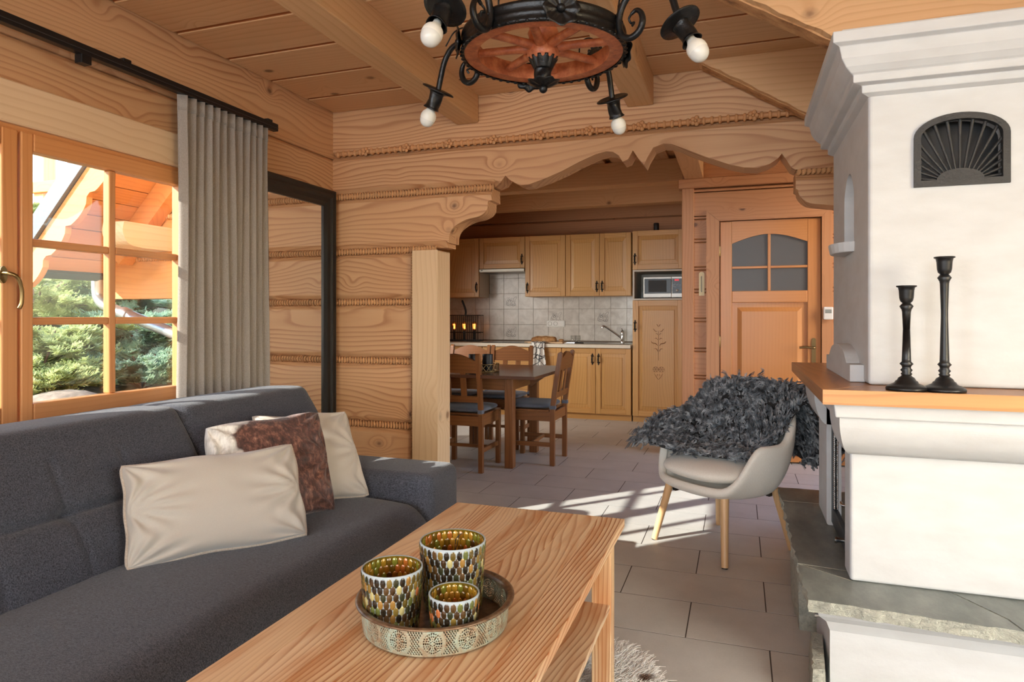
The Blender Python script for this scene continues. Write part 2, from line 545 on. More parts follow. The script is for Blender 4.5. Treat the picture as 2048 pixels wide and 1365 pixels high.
# ---- floor of large tiles in half bond
floor = MB().box(-3.9, 2.7, -4.7, 8.2, -0.12, -0.0007).build('floor', M_GROUT)
tag(floor, 'greige ceramic floor tiles laid in running bond with dark joints', 'floor', kind='structure')
TW, TH_, G = 0.59, 0.3222, 0.0048
tile_me = MB().box(-TW / 2 + G / 2, TW / 2 - G / 2, -TH_ / 2 + G / 2, TH_ / 2 - G / 2, -0.0007, 0.0).build('tile', M_TILE, floor)
first = True
for row in range(-1, 24):
    y0 = 0.922 + TH_ * (row - 1) + 0.003
    xo = -0.19 if row % 2 == 0 else 0.103
    for k in range(-6, 5):
        xc = xo + TW * k + TW / 2
        if xc < -3.7 or xc > 1.7 or y0 < 0.2 or (y0 < 2.2 and xc < -1.9) or (y0 > 5.8 and xc > 1.0): continue
        if first: o = tile_me; first = False
        else:
            o = tile_me.copy(); COL.objects.link(o)
        o.location = (xc, y0 + TH_ / 2, 0)
# plain tiled floor further off, behind the camera
box_obj('tile', M_TILE, floor, -3.6, 2.6, -4.6, 0.24, -0.0007, 0.0, 0)
box_obj('tile', M_TILE, floor, -2.7, -1.95, 0.24, 2.2, -0.0007, -0.0002, 0)

# ---- log partition wall with the carved opening to the kitchen
YM = 3.99
wm = empty('wall_middle', (0, 0, 0), label='pine log wall with straw rope joints and carved archway to the kitchen', cat='wall', kind='structure')
ZS = [0.02, 0.45, 0.89, 1.295, 1.647]
for i in range(4):
    log_x(wm, -2.72, -2.05, YM, ZS[i], ZS[i + 1])
    rope(wm, (-2.70, YM + 0.018, ZS[i + 1]), (-2.075, YM + 0.018, ZS[i + 1]))
# post at the opening
pst = fix_normals(MB().prism([(-2.062, 0.0), (-1.876, 0.0), (-1.876, 1.635), (-2.062, 1.635)], 'y', 3.945, 4.14).build('post', wood('pale', 'z'), wm, 0.014, 3))
rope(wm, (-2.074, 3.985, 0.02), (-2.074, 3.985, 1.62), r=0.02, pitch=0.018)
rope(wm, (-2.075, 3.962, 1.648), (-1.89, 3.962, 1.648), r=0.02, pitch=0.02)
# bracket log
LBF = bez2([(-1.540, 1.935), (-1.543, 1.896), (-1.566, 1.866), (-1.614, 1.845), (-1.687, 1.832), (-1.748, 1.806), (-1.791, 1.774), (-1.811, 1.735), (-1.815, 1.684)], 4)
out_full = [(-2.72, 1.65), (-2.72, 2.03), (-1.516, 2.03), (-1.513, 1.947), (-1.535, 1.944)] + LBF + [(-1.838, 1.684), (-1.838, 1.655)]
def front_of(poly, zlo, zhi, ch=0.05, xmax=None):
    return [(x, min(max(z, zlo + ch), zhi - ch) if (z < zlo + ch and (xmax is None or x < xmax)) or z > zhi - ch else z) for x, z in poly]
ff = [(x, min(z, 2.03 - 0.045)) if x > -1.83 else (x, min(max(z, 1.65 + 0.05), 2.03 - 0.045)) for x, z in out_full]
bl = loft_y(MB(), [(YM, ff), (YM + 0.042, out_full), (YM + 0.165, out_full)]).build('bracket_log', wood('log', 'x'), wm)
fix_normals(bl)
rope(wm, (-2.70, YM + 0.018, 2.035), (-1.50, YM + 0.018, 2.035))
# header log with carved lower edge
AR = [(-1.49, 2.033), (-1.455, 2.056), (-1.418, 2.1), (-1.392, 2.073), (-1.361, 2.053), (-1.318, 2.031), (-1.262, 2.033), (-1.151, 2.065), (-1.042, 2.104), (-0.935, 2.152), (-0.829, 2.191), (-0.767, 2.203), (-0.726, 2.197), (-0.69, 2.172), (-0.667, 2.132), (-0.634, 2.144), (-0.605, 2.196), (-0.573, 2.145), (-0.538, 2.102), (-0.523, 2.139), (-0.484, 2.203), (-0.425, 2.221), (-0.376, 2.214), (-0.308, 2.183), (-0.185, 2.124), (-0.046, 2.067), (0.027, 2.047), (0.099, 2.04), (0.162, 2.057), (0.206, 2.084), (0.226, 2.111), (0.25, 2.071), (0.276, 2.027), (0.297, 2.013)]
hd = [(-2.72, 2.327), (-2.72, 2.04)] + [(-1.50, 2.04)] + AR[1:-1] + [(0.297, 2.015), (2.6, 2.015), (2.6, 2.327)]
hf = []
for x, z in hd:
    if z > 2.3: z = 2.327 - 0.042
    elif x < -1.495 and z < 2.05: z = 2.04 + 0.045
    hf.append((x, z))
hl = loft_y(MB(), [(YM, hf), (YM + 0.04, hd), (YM + 0.165, hd)]).build('header_log', wood('log', 'x'), wm)
fix_normals(hl)
# top log under the ceiling
tl = fix_normals(MB().prism([(YM + 0.002, 2.352), (YM + 0.03, 2.337), (YM + 0.165, 2.337), (YM + 0.165, 2.72), (YM + 0.002, 2.72)], 'x', -2.72, 2.6).build('log', wood('log', 'x'), wm))
# knotted rope with rosettes
crm = MB().tube([(-2.69, YM + 0.010, 2.336), (0.30, YM + 0.010, 2.336)], 0.0145, 10)
crm.build('carved_rope', M_CARVED, wm)
ringp = None; ros = None
for i in range(66):
    x = -2.67 + 0.045 * i
    if i % 7 == 5:
        if ros is None:
            q = MB()
            for k in range(5):
                a = 2 * PI * k / 5
                q.sphere((0.019 * math.cos(a), -0.004, 0.019 * math.sin(a)), 0.0135, 8, 6, (1, 0.6, 1))
            q.sphere((0, -0.012, 0), 0.009, 8, 6)
            ros = q.build('rosette', M_CARVED, wm); o = ros
        else:
            o = ros.copy(); COL.objects.link(o)
        o.location = (x, YM - 0.006, 2.336)
        continue
    if ringp is None:
        ringp = MB().lathe([(0.013, -0.010), (0.023, -0.006), (0.024, 0.0), (0.023, 0.006), (0.013, 0.010)], 12, M=Matrix.Rotation(PI / 2, 4, 'Y')).build('rope_ring', M_CARVED, wm); o = ringp
    else:
        o = ringp.copy(); COL.objects.link(o)
    o.location = (x, YM + 0.010, 2.336)
# right-hand bracket beside the chimney and its post
RBF = bez2([(0.31, 1.900), (0.312, 1.882), (0.330, 1.852), (0.37, 1.824), (0.447, 1.811), (0.52, 1.80)], 5)
rb = [(2.6, 2.0), (0.297, 2.0), (0.297, 1.908)] + RBF + [(0.60, 1.66), (2.6, 1.66)]
fix_normals(loft_y(MB(), [(YM, [(x, min(z, 1.955)) for x, z in rb]), (YM + 0.04, rb), (YM + 0.165, rb)]).build('bracket_log', wood('log', 'x'), wm))
rope(wm, (0.30, YM + 0.018, 2.007), (0.9, YM + 0.018, 2.007), r=0.025, pitch=0.024)
for i in range(4):
    log_x(wm, 0.80, 2.6, YM, ZS[i], ZS[i + 1])
box_obj('post', wood('pale', 'z'), wm, 0.62, 0.80, 3.945, 4.14, 0, 1.65, 0.012)

box_obj('log_core', wood('log', 'x'), wm, -2.72, -2.07, 4.04, 4.13, 0.0, 2.04, 0)
box_obj('log_core', wood('log', 'x'), wm, 0.66, 2.6, 4.04, 4.13, 0.0, 2.04, 0)
box_obj('log_core', wood('log', 'x'), wm, -3.9, -2.72, 4.04, 4.13, 0.0, 2.72, 0)
box_obj('log_core', wood('log', 'x'), wm, -2.72, 2.6, 4.05, 4.13, 2.25, 2.45, 0)
# ---- left wall of logs with the window opening
wl = empty('wall_left', label='pine log wall holding the casement window and curtain', cat='wall', kind='structure')
XL = -2.71
ZL = [0.0, 0.42, 0.86, 1.25, 1.62, 1.96, 2.305, 2.72]
WY0, WY1, WZ0, WZ1 = 0.96, 2.80, 0.70, 1.96
for i in range(7):
    a, b = ZL[i], ZL[i + 1]
    if b <= WZ0 + 0.01 or a >= WZ1 - 0.01:
        log_y(wl, -4.7, 4.15, XL, a, b)
    else:
        log_y(wl, -4.7, WY0, XL, a, b)
        log_y(wl, WY1, 4.15, XL, a, b)
box_obj('log', wood('log', 'y'), wl, XL - 0.178, XL - 0.002, WY0, WY1, 0.42, WZ0, 0.004)
mc = MB()
mc.box(XL - 0.16, XL - 0.03, -4.7, WY0, 0, 2.72).box(XL - 0.16, XL - 0.03, WY1, 4.1, 0, 2.72).box(XL - 0.16, XL - 0.03, WY0, WY1, 1.97, 2.72).box(XL - 0.16, XL - 0.03, WY0, WY1, 0, 0.69)
mc.build('log_core', wood('log', 'y'), wl)
lint = MB().prism([(XL + 0.036, 1.958), (XL + 0.036, 2.112), (XL + 0.03, 2.118), (XL - 0.01, 2.118), (XL - 0.01, 1.952), (XL + 0.03, 1.952)], 'y', 0.80, 2.86).build('trim_1', wood('pale', 'y'))
fix_normals(lint); tag(lint, 'pale plain pine board fixed above the window', 'trim', kind='structure')
# chinking line under the top log
# ---- the casement window
wd = empty('window_1', label='orange pine two-leaf casement window with six panes per leaf', cat='window', kind='structure')
mwy, mwz = wood('window', 'y'), wood('window', 'z')
boxes('frame', mwz, wd, 0.004, (-2.83, -2.70, WY0, WY0 + 0.05, WZ0, WZ1), (-2.78, -2.70, WY1 - 0.10, WY1, WZ0, WZ1))
boxes('frame', mwy, wd, 0.004, (-2.83, -2.70, WY0 + 0.05, WY1 - 0.05, WZ0, WZ0 + 0.05), (-2.83, -2.70, WY0 + 0.05, WY1 - 0.05, WZ1 - 0.035, WZ1))
def sash(y0, y1, gl0, gl1, name='sash'):
    x0, x1 = -2.748, -2.69
    e = empty(name, parent=wd)
    gz0, gz1 = 0.846, 1.862
    MB().box(x0, x1, y0, gl0, 0.738, 1.935).build('stile', mwz, e, 0.006)
    MB().box(x0, x1, gl1, y1, 0.738, 1.935).build('stile', mwz, e, 0.006)
    MB().box(x0, x1, gl0, gl1, 0.738, gz0).build('rail', mwy, e, 0.006)
    MB().box(x0, x1, gl0, gl1, gz1, 1.935).build('rail', mwy, e, 0.006)
    ym = (gl0 + gl1) / 2 + 0.0
    MB().box(-2.748, -2.708, ym - 0.017, ym + 0.017, gz0, gz1).build('mullion', mwz, e, 0.006)
    zs = [gz0, 1.178, 1.498, gz1]
    for z in zs[1:3]:
        MB().box(-2.747, -2.709, gl0, ym - 0.017, z - 0.016, z + 0.016).build('muntin', mwy, e, 0.006)
        MB().box(-2.747, -2.709, ym + 0.017, gl1, z - 0.016, z + 0.016).build('muntin', mwy, e, 0.006)
    for i in range(3):
        for (a, b) in ((gl0, ym), (ym, gl1)):
            MB().box(-2.738, -2.733, a - 0.005, b + 0.005, zs[i] - 0.004, zs[i + 1] + 0.004).build('pane', M_GLASS, e)
    return e
s_right = sash(1.838, 2.68, 1.888, 2.628)
s_left = sash(1.0, 1.828, 1.062, 1.765)
# brass handle on the meeting stile
hb = MB().prism(bez2([(1.752, 1.34), (1.752, 1.375), (1.765, 1.392), (1.778, 1.375), (1.778, 1.34), (1.765, 1.325), (1.752, 1.34)], 4)[:-1], 'x', -2.69, -2.677).build('handle', M_BRASS, wd, 0.002)
fix_normals(hb)
MB().tube(bez([(-2.68, 1.765, 1.365), (-2.645, 1.768, 1.362), (-2.635, 1.79, 1.345), (-2.637, 1.806, 1.30), (-2.642, 1.808, 1.25), (-2.644, 1.800, 1.228)], 5), [0.010] * 26, 10, flat=0.8).build('handle', M_BRASS, wd)
MB().box(XL - 0.02, XL + 0.05, 0.9, 2.76, 0.672, 0.70).build('sill', mwy, wd, 0.006)

# ---- ceiling of the living room: planks, beams, rafters
ce = empty('ceiling', label='pine board ceiling with heavy square beams and sloping rafters', cat='ceiling', kind='structure')
gb = MB().box(-2.75, 2.7, -4.7, 4.0, 2.672, 2.71).build('groove_board', wood('groove', 'x'), ce)
yy = 2.619 - 0.36 * 20
i = 0
while yy < 3.95:
    y1 = min(yy + 0.330, 3.985)
    box_obj('plank', wood('plank', 'x'), ce, -2.70, 2.65, yy, y1, 2.63, 2.674, 0.002)
    box_obj('plank_edge', wood('groove', 'x'), ce, -2.70, 2.65, yy - 0.006, yy - 0.0005, 2.636, 2.672, 0)
    yy += 0.36
for x1 in (-1.602, -0.482):
    box_obj('beam', wood('beam', 'y'), ce, x1 - 0.155, x1, -4.6, 3.985, 2.456, 2.632, 0.006)
def rafter(y0, y1):
    lo = lambda x: 2.495 - 0.626 * x
    xs = np.linspace(-0.20, 1.75, 40)
    rg = random.Random(int(y1 * 100))
    pts = [(float(x), lo(x) + (0.003 * rg.uniform(-1, 1) if 2 < k < 38 else 0)) for k, x in enumerate(xs)]
    poly = pts + [(1.75, 2.64), (-0.232, 2.64)]
    poly2 = [(x + 0.004 * rg.uniform(-1, 1), z + 0.012 * rg.random()) if i < 40 else (x, z) for i, (x, z) in enumerate(poly)]
    o = fix_normals(loft_y(MB(), [(y0, poly2), (y0 + 0.05, poly), (y1, poly)]).build('rafter', wood('beam', 'x'), ce))
    # bark-edged underside
    m2 = MB()
    for k in range(0, 38):
        a, b = pts[k], pts[k + 1]
        m2.add([(a[0], y0 + 0.03, a[1] - 0.004), (b[0], y0 + 0.03, b[1] - 0.004), (b[0], y1 - 0.004, b[1] - 0.005), (a[0], y1 - 0.004, a[1] - 0.005),
                (a[0], y0 + 0.03, a[1] + 0.03), (b[0], y0 + 0.03, b[1] + 0.03), (b[0], y1 - 0.004, b[1] + 0.03), (a[0], y1 - 0.004, a[1] + 0.03)],
               [(0, 3, 2, 1), (0, 1, 5, 4), (2, 3, 7, 6)])
    m2.build('bark_edge', M_BARK, ce)
t = T('pine_bark_edge')
nb = t.noise(t.vmath('MULTIPLY', t.obj(), (0.5, 1, 1)), 16, 5.0, 0.65)
M_BARK = t.out(t.ramp(nb, [(0.35, srgb(216, 166, 116)), (0.55, srgb(190, 138, 90)), (0.68, srgb(122, 84, 56))]), 0.8, normal=t.bump(nb, 0.6, 0.01))
rafter(3.84, 3.96)
rafter(2.825, 2.945)

# ---- kitchen ceiling
ck = empty('ceiling_kitchen', label='dim kitchen ceiling of boards across two beams', cat='ceiling', kind='structure')
MB().box(-3.9, 1.6, 4.15, 8.2, 2.70, 2.74).build('groove_board', wood('plank', 'y'), ck)
for k in range(26):
    x = -3.75 + k * 0.2
    box_obj('plank', wood('plank', 'y'), ck, x, x + 0.13, 4.16, 8.1, 2.665, 2.70, 0.003)
box_obj('beam', wood('beam', 'x'), ck, -3.76, -0.47, 6.29, 6.45, 2.45, 2.666, 0.006)
box_obj('beam', wood('beam', 'x'), ck, -3.76, -0.47, 7.40, 7.56, 2.45, 2.666, 0.006)
box_obj('beam', wood('beam', 'y'), ck, -0.44, -0.285, 4.16, 5.79, 2.36, 2.666, 0.006)

# ---- kitchen back wall and kitchen side wall
wf = empty('wall_far', label='dark timber kitchen wall above the cabinets with tiled splashback', cat='wall', kind='structure')
zz = 0.0
while zz < 2.7:
    log_x(wf, -3.76, -0.3, 8.12, zz, zz + 0.3, 0.14, 1, wood('spruce', 'x'), 0.012, 0.008)
    zz += 0.3
box_obj('log_core', wood('spruce', 'x'), wf, -3.9, -0.3, 8.16, 8.24, 0, 2.72, 0)
wk = empty('wall_kitchen', label='log side wall of the dining area with its window', cat='wall', kind='structure')
for (z0, z1) in ((0, 0.5), (0.5, 0.95)):
    log_y(wk, 4.15, 8.2, -3.75, z0, z1, 0.16)
for (z0, z1) in ((0.95, 1.5), (1.5, 2.0)):
    log_y(wk, 4.15, 4.8, -3.75, z0, z1, 0.16); log_y(wk, 6.4, 8.2, -3.75, z0, z1, 0.16)
log_y(wk, 4.15, 8.2, -3.75, 2.0, 2.35, 0.16); log_y(wk, 4.15, 8.2, -3.75, 2.35, 2.75, 0.16)
kc = MB()
kc.box(-3.88, -3.80, 4.1, 4.8, 0, 2.72).box(-3.88, -3.80, 6.4, 8.2, 0, 2.72).box(-3.88, -3.80, 4.8, 6.4, 0, 0.95).box(-3.88, -3.80, 4.8, 6.4, 2.0, 2.72)
kc.build('log_core', wood('log', 'y'), wk)
w2 = empty('window_2', label='pine framed window of the dining area', cat='window', kind='structure')
boxes('frame', mwz, w2, 0.004, (-3.88, -3.74, 4.8, 4.86, 0.95, 2.0), (-3.88, -3.74, 6.34, 6.4, 0.95, 2.0), (-3.88, -3.74, 5.57, 5.63, 0.95, 2.0))
boxes('frame', mwy, w2, 0.004, (-3.88, -3.74, 4.86, 5.57, 0.95, 1.01), (-3.88, -3.74, 4.86, 5.57, 1.94, 2.0), (-3.88, -3.74, 5.63, 6.34, 0.95, 1.01), (-3.88, -3.74, 5.63, 6.34, 1.94, 2.0))
MB().box(-3.82, -3.815, 4.86, 5.57, 1.01, 1.94).build('pane', M_GLASS, w2)
MB().box(-3.82, -3.815, 5.63, 6.34, 1.01, 1.94).build('pane', M_GLASS, w2)
# partition continuing to the left, out of sight behind the log wall
for i in range(7):
    log_x(wm, -3.92, -2.72, 4.0, ZL[i], ZL[i + 1], 0.15, 1)

# ---- wall with the hall door
wh = empty('wall_hall', label='boarded timber wall around the hall door', cat='wall', kind='structure')
YD = 5.80
sx, sz = wood('spruce', 'x'), wood('spruce', 'z')
GZ = [0.0, 0.21, 0.45, 0.68, 0.91, 1.165, 1.41, 1.60, 1.835, 2.03]
for i in range(len(GZ) - 1):
    for (a, b) in ((-0.46, -0.16), (0.63, 1.6)):
        fix_normals(MB().prism([(YD, GZ[i] + 0.022), (YD + 0.012, GZ[i] + 0.012), (YD + 0.09, GZ[i] + 0.012), (YD + 0.09, GZ[i + 1] - 0.012), (YD + 0.012, GZ[i + 1] - 0.012), (YD, GZ[i + 1] - 0.022)], 'x', a, b).build('board', sx, wh))
        box_obj('bead_strip', sx, wh, a, b, YD + 0.003, YD + 0.08, GZ[i + 1] - 0.009, GZ[i + 1] + 0.009, 0.003)
for (z0, z1, yo) in ((2.045, 2.24, 0.0), (2.25, 2.27, 0.004), (2.28, 2.36, -0.03), (2.365, 2.53, 0.0), (2.535, 2.69, 0.0)):
    box_obj('board', sx, wh, -0.46 - (0.03 if yo < 0 else 0), 1.6, YD + yo, YD + 0.09, z0, z1, 0.005)
box_obj('post', sz, wh, -0.462, -0.362, YD - 0.025, YD + 0.10, 0, 2.28, 0.006)
box_obj('wall_return', sz, wh, -0.462, -0.40, YD + 0.10, 8.12, 0, 2.68, 0.003)
box_obj('bead_strip', sx, wh, -0.16, 0.63, YD + 0.05, YD + 0.09, 2.03, 2.05, 0.002)
hc = MB()
hc.box(-0.46, -0.15, YD + 0.05, YD + 0.085, 0, 2.66).box(0.618, 1.6, YD + 0.05, YD + 0.085, 0, 2.66).box(-0.15, 0.618, YD + 0.05, YD + 0.085, 1.98, 2.66)
hc.build('backing', sx, wh)
box_obj('backing', sz, wh, -0.2, 0.7, YD + 0.10, YD + 0.13, 0, 2.1, 0)
cas = empty('door_casing', parent=wh)
for (x0, x1) in ((-0.262, -0.158), (0.622, 0.70)):
    fix_normals(MB().prism([(x0, 0), (x1, 0), (x1, 1.99 if x0 < 0 else 2.08), (x0, 2.085 if x0 < 0 else 2.0)] if x0 < 0 else [(x0, 0), (x1, 0), (x1, 2.085), (x0, 1.99)], 'y', YD - 0.03, YD + 0.02).build('casing_board', sz, cas, 0.006))
fix_normals(MB().prism([(-0.158, 1.992), (0.622, 1.992), (0.70, 2.086), (-0.262, 2.086)], 'y', YD - 0.03, YD + 0.02).build('casing_board', sx, cas, 0.006))
# the door
dr = empty('door_1', label='orange wooden hall door with arched grey glazing in four panes', cat='door', kind='structure')
dz, dx = wood('door', 'z'), wood('door', 'x')
X0, X1 = -0.15, 0.618
y0, y1 = YD - 0.005, YD + 0.04
MB().box(X0, -0.058, y0, y1, 0.012, 1.985).build('stile', dz, dr, 0.004)
MB().box(0.52, X1, y0, y1, 0.012, 1.985).build('stile', dz, dr, 0.004)
arc = [(-0.058 + 0.578 * k / 16, 1.80 + 0.072 * math.sin(PI * k / 16)) for k in range(17)]
fix_normals(MB().prism(arc + [(0.52, 1.985), (-0.058, 1.985)], 'y', y0, y1).build('top_rail', dx, dr, 0.003))
MB().box(-0.058, 0.52, y0, y1, 1.31, 1.405).build('middle_rail', dx, dr, 0.004)
MB().box(-0.058, 0.52, y0, y1, 0.012, 0.25).build('bottom_rail', dx, dr, 0.004)
MB().box(-0.058, 0.52, y0 + 0.018, y1 - 0.01, 0.25, 1.31).build('panel', dz, dr)
fix_normals(loft_y(MB(), [(y0 + 0.004, [(0.02, 0.33), (0.445, 0.33), (0.445, 1.235), (0.02, 1.235)]), (y0 + 0.02, [(-0.02, 0.29), (0.485, 0.29), (0.485, 1.275), (-0.02, 1.275)])]).build('raised_panel', dz, dr, 0.003))
mg = simple('frosted_grey_glass', srgb(92, 92, 92), 0.45)
def half(a, b, lo):
    ks = [a + (b - a) * k / 8 for k in range(9)]
    top = [(x, 1.80 + 0.072 * math.sin(PI * (x + 0.058) / 0.578) if not lo else 1.60) for x in ks]
    bz = 1.405 if lo else 1.60
    return [(a, bz)] + [(b, bz)] + top[::-1]
for lo in (True, False):
    for (a, b) in ((-0.058, 0.231), (0.231, 0.52)):
        fix_normals(MB().prism(half(a, b, lo), 'y', y0 + 0.018, y0 + 0.024).build('pane', mg, dr))
MB().box(0.22, 0.242, y0 + 0.002, y1, 1.405, 1.872).build('muntin', dz, dr, 0.004)
MB().box(-0.058, 0.22, y0 + 0.003, y1, 1.59, 1.61).build('muntin', dx, dr, 0.004)
MB().box(0.242, 0.52, y0 + 0.003, y1, 1.59, 1.61).build('muntin', dx, dr, 0.004)
vg = MB()
for k in range(4): vg.box(0.40 + 0.0, 0.58, y0 - 0.002, y0 + 0.001, 0.06 + k * 0.028, 0.072 + k * 0.028)
vg.build('vent_slots', wood('dining', 'x'), dr)
fix_normals(MB().prism(bez2([(0.55, 1.0), (0.552, 1.015), (0.565, 1.022), (0.578, 1.015), (0.58, 1.0)], 4) + [(0.58, 0.80), (0.55, 0.80)], 'y', y0 - 0.008, y0 + 0.001).build('handle_plate', M_BRASS, dr, 0.002))
MB().tube(bez([(0.565, y0 - 0.005, 0.945), (0.565, y0 - 0.05, 0.945), (0.545, y0 - 0.055, 0.945), (0.50, y0 - 0.05, 0.95), (0.455, y0 - 0.05, 0.945)], 5), 0.009, 8).build('handle', M_BRASS, dr)
for z in (1.74, 0.98, 0.3):
    MB().lathe([(0.006, -0.045), (0.008, -0.04), (0.008, 0.04), (0.006, 0.045), (0.003, 0.052)], 10, (-0.156, y0 - 0.012, z)).build('hinge', M_BRASS, dr)

# ---- walls behind the camera and to the right, with the daylight windows and one added for fill
wr = empty('wall_right', label='cream plastered right wall of the living room', cat='wall', kind='structure')
mcream = simple('cream_wall_paint', srgb(236, 226, 204), 0.8)
boxes('plaster', mcream, wr, 0, (2.65, 2.80, -4.7, -1.1, 0, 2.7), (2.65, 2.80, 1.3, 4.1, 0, 2.7), (2.65, 2.80, -1.1, 1.3, 0, 0.5), (2.65, 2.80, -1.1, 1.3, 2.3, 2.7))
w3 = empty('window_3', label='wide window in the right wall out of view', cat='window', kind='structure')
boxes('frame', mwz, w3, 0.004, (2.66, 2.76, -1.1, -1.03, 0.5, 2.3), (2.66, 2.76, 1.23, 1.3, 0.5, 2.3), (2.66, 2.76, 0.065, 0.135, 0.5, 2.3))
MB().box(2.70, 2.706, -1.03, 0.065, 0.5, 2.3).build('pane', M_GLASS, w3)
MB().box(2.70, 2.706, 0.135, 1.23, 0.5, 2.3).build('pane', M_GLASS, w3)
wb = empty('wall_back', label='log wall behind the viewer with balcony doors under an added sun screen', cat='wall', kind='structure')
boxes('log', wood('log', 'x'), wb, 0, (-2.75, -1.9, -4.7, -4.55, 0, 2.7), (2.2, 2.7, -4.7, -4.55, 0, 2.7), (-1.9, 2.2, -4.7, -4.55, 2.4, 2.7))
MB().box(-1.9, 2.2, -4.63, -4.60, 0, 2.4).build('added_blind', simple('added_blind_white', srgb(240, 238, 232), 0.8), wb)  # added white sheet that keeps direct sun out of the unseen doors
boxes('frame', mwz, wb, 0.004, (-1.9, -1.8, -4.6, -4.5, 0, 2.4), (0.1, 0.2, -4.6, -4.5, 0, 2.4), (2.1, 2.2, -4.6, -4.5, 0, 2.4))
w4 = empty('added_window', label='added window front with a white cover on the solid wall behind the viewer', cat='window', kind='structure')  # made-up window on solid logs, backdrop for the added fill light
boxes('frame', mwz, w4, 0.004, (-2.705, -2.66, -2.9, -2.83, 0.75, 2.15), (-2.705, -2.66, -0.97, -0.9, 0.75, 2.15))
boxes('frame', mwy, w4, 0.004, (-2.705, -2.66, -2.83, -0.97, 0.75, 0.82), (-2.705, -2.66, -2.83, -0.97, 2.08, 2.15))
MB().box(-2.70, -2.69, -2.83, -0.97, 0.82, 2.08).build('added_blind', simple('added_blind_white', srgb(240, 238, 232), 0.8), w4)

# ================================================================ fireplace
def boolean(o, cutter_mb, op='DIFFERENCE'):
    c = fix_normals(cutter_mb.build('cutter', None))
    m = o.modifiers.new('bo', 'BOOLEAN'); m.operation = op; m.solver = 'EXACT'; m.object = c
    dg = bpy.context.evaluated_depsgraph_get()
    me = bpy.data.meshes.new_from_object(o.evaluated_get(dg))
    o.modifiers.clear()
    old = o.data; o.data = me; bpy.data.meshes.remove(old)
    cm = c.data; bpy.data.objects.remove(c); bpy.data.meshes.remove(cm)
    return o

def loft_z(mb, layers):
    n = len(layers[0][1])
    vs = [(x, y, z) for z, poly in layers for x, y in poly]
    fs = [tuple(range(n))[::-1], tuple(range((len(layers) - 1) * n, len(layers) * n))]
    for a in range(len(layers) - 1):
        for i in range(n):
            j = (i + 1) % n
            fs.append((a * n + i, a * n + j, (a + 1) * n + j, (a + 1) * n + i))
    return mb.add(vs, fs)

fp = empty('fireplace', (0, 0, 0), label='white plastered fireplace with oak mantel, stone ledge and sun grille', cat='fireplace')
rect = lambda x0, y0, x1, y1: [(x0, y0), (x1, y0), (x1, y1), (x0, y1)]
FX1 = 1.62
# plinth under the stone ledge, with the log recess on its left side
pl = loft_z(MB(), [(0.0, rect(0.275, 2.335, FX1, 3.6)), (0.19, rect(0.275, 2.335, FX1, 3.6)), (0.225, rect(0.262, 2.318, FX1, 3.6)), (0.25, rect(0.238, 2.29, FX1, 3.6)), (0.279, rect(0.232, 2.27, FX1, 3.6))]).build('plinth', M_PLASTER, fp)
boolean(pl, MB().box(0.1, 0.8, 2.72, 3.50, -0.05, 0.285))
pl.data.materials.clear(); pl.data.materials.append(M_PLASTER)
MB().box(0.70, 0.72, 2.70, 3.52, 0.0, 0.279).build('recess_back', M_BLACKM, fp)
rg = random.Random(5)
def rough(poly, amt=0.006, step=0.03, keep=()):
    out = []
    n = len(poly)
    for i in range(n):
        a, b = poly[i], poly[(i + 1) % n]
        L = math.dist(a, b)
        k = max(1, int(L / step)) if i in keep else 1
        for j in range(k):
            t = j / k
            q = amt if (i in keep and j) else 0
            out.append((a[0] + (b[0] - a[0]) * t + rg.uniform(-q, q), a[1] + (b[1] - a[1]) * t + rg.uniform(-q, q)))
    return out
def slab(poly, keep, z0=0.281, z1=0.318, name='ledge_stone'):
    p = rough(poly, keep=keep)
    lo = [(x + rg.uniform(-0.004, 0.004), y + rg.uniform(-0.004, 0.004)) for x, y in p]
    mid = [(x + rg.uniform(-0.005, 0.005), y + rg.uniform(-0.005, 0.005)) for x, y in p]
    o = fix_normals(loft_z(MB(), [(z0, lo), ((z0 + z1) / 2, mid), (z1, p)]).build(name, M_SLATE, fp))
    o.data.materials.append(M_SLATE_EDGE)
    for f in o.data.polygons:
        if abs(f.normal.z) < 0.7: f.material_index = 1
    return o
slab([(0.196, 2.556), (0.40, 2.530), (0.40, 3.395), (0.193, 3.39)], (3,))
slab([(0.193, 3.397), (0.42, 3.402), (0.42, 3.66), (0.191, 3.656)], (2, 3))
slab([(0.203, 2.548), (0.352, 2.448), (0.40, 2.45), (0.40, 2.524)], ())
slab([(0.203, 2.236), (0.752, 2.205), (0.735, 2.28), (0.628, 2.46), (0.35, 2.46), (0.354, 2.44), (0.199, 2.545)], (0, 6))
slab([(0.757, 2.205), (FX1, 2.18), (FX1, 2.5), (0.634, 2.46), (0.741, 2.282)], (0,))
slab([(0.216, 2.735), (0.31, 2.742), (0.30, 3.085), (0.212, 3.08)], (0, 2, 3), 0.0, 0.279, 'support_stone')
sp = rough([(0.205, 2.18), (0.25, 2.2), (0.272, 2.52), (0.23, 2.54)], keep=(0, 3))
fix_normals(loft_z(MB(), [(0.0, sp), (0.10, [(0.245 + (x - 0.24) * 0.8, 2.38 + (y - 2.36) * 0.75) for x, y in sp])]).build('support_stone', M_SLATE_EDGE, fp))
# body below the mantel
bd = MB().box(0.348, FX1, 2.44, 3.35, 0.319, 0.90).build('body', M_PLASTER, fp, 0.010, 3)
boolean(bd, MB().box(0.25, 0.95, 2.55, 3.06, 0.30, 0.845))
for m_ in list(bd.data.materials)[1:]: bd.data.materials.pop()
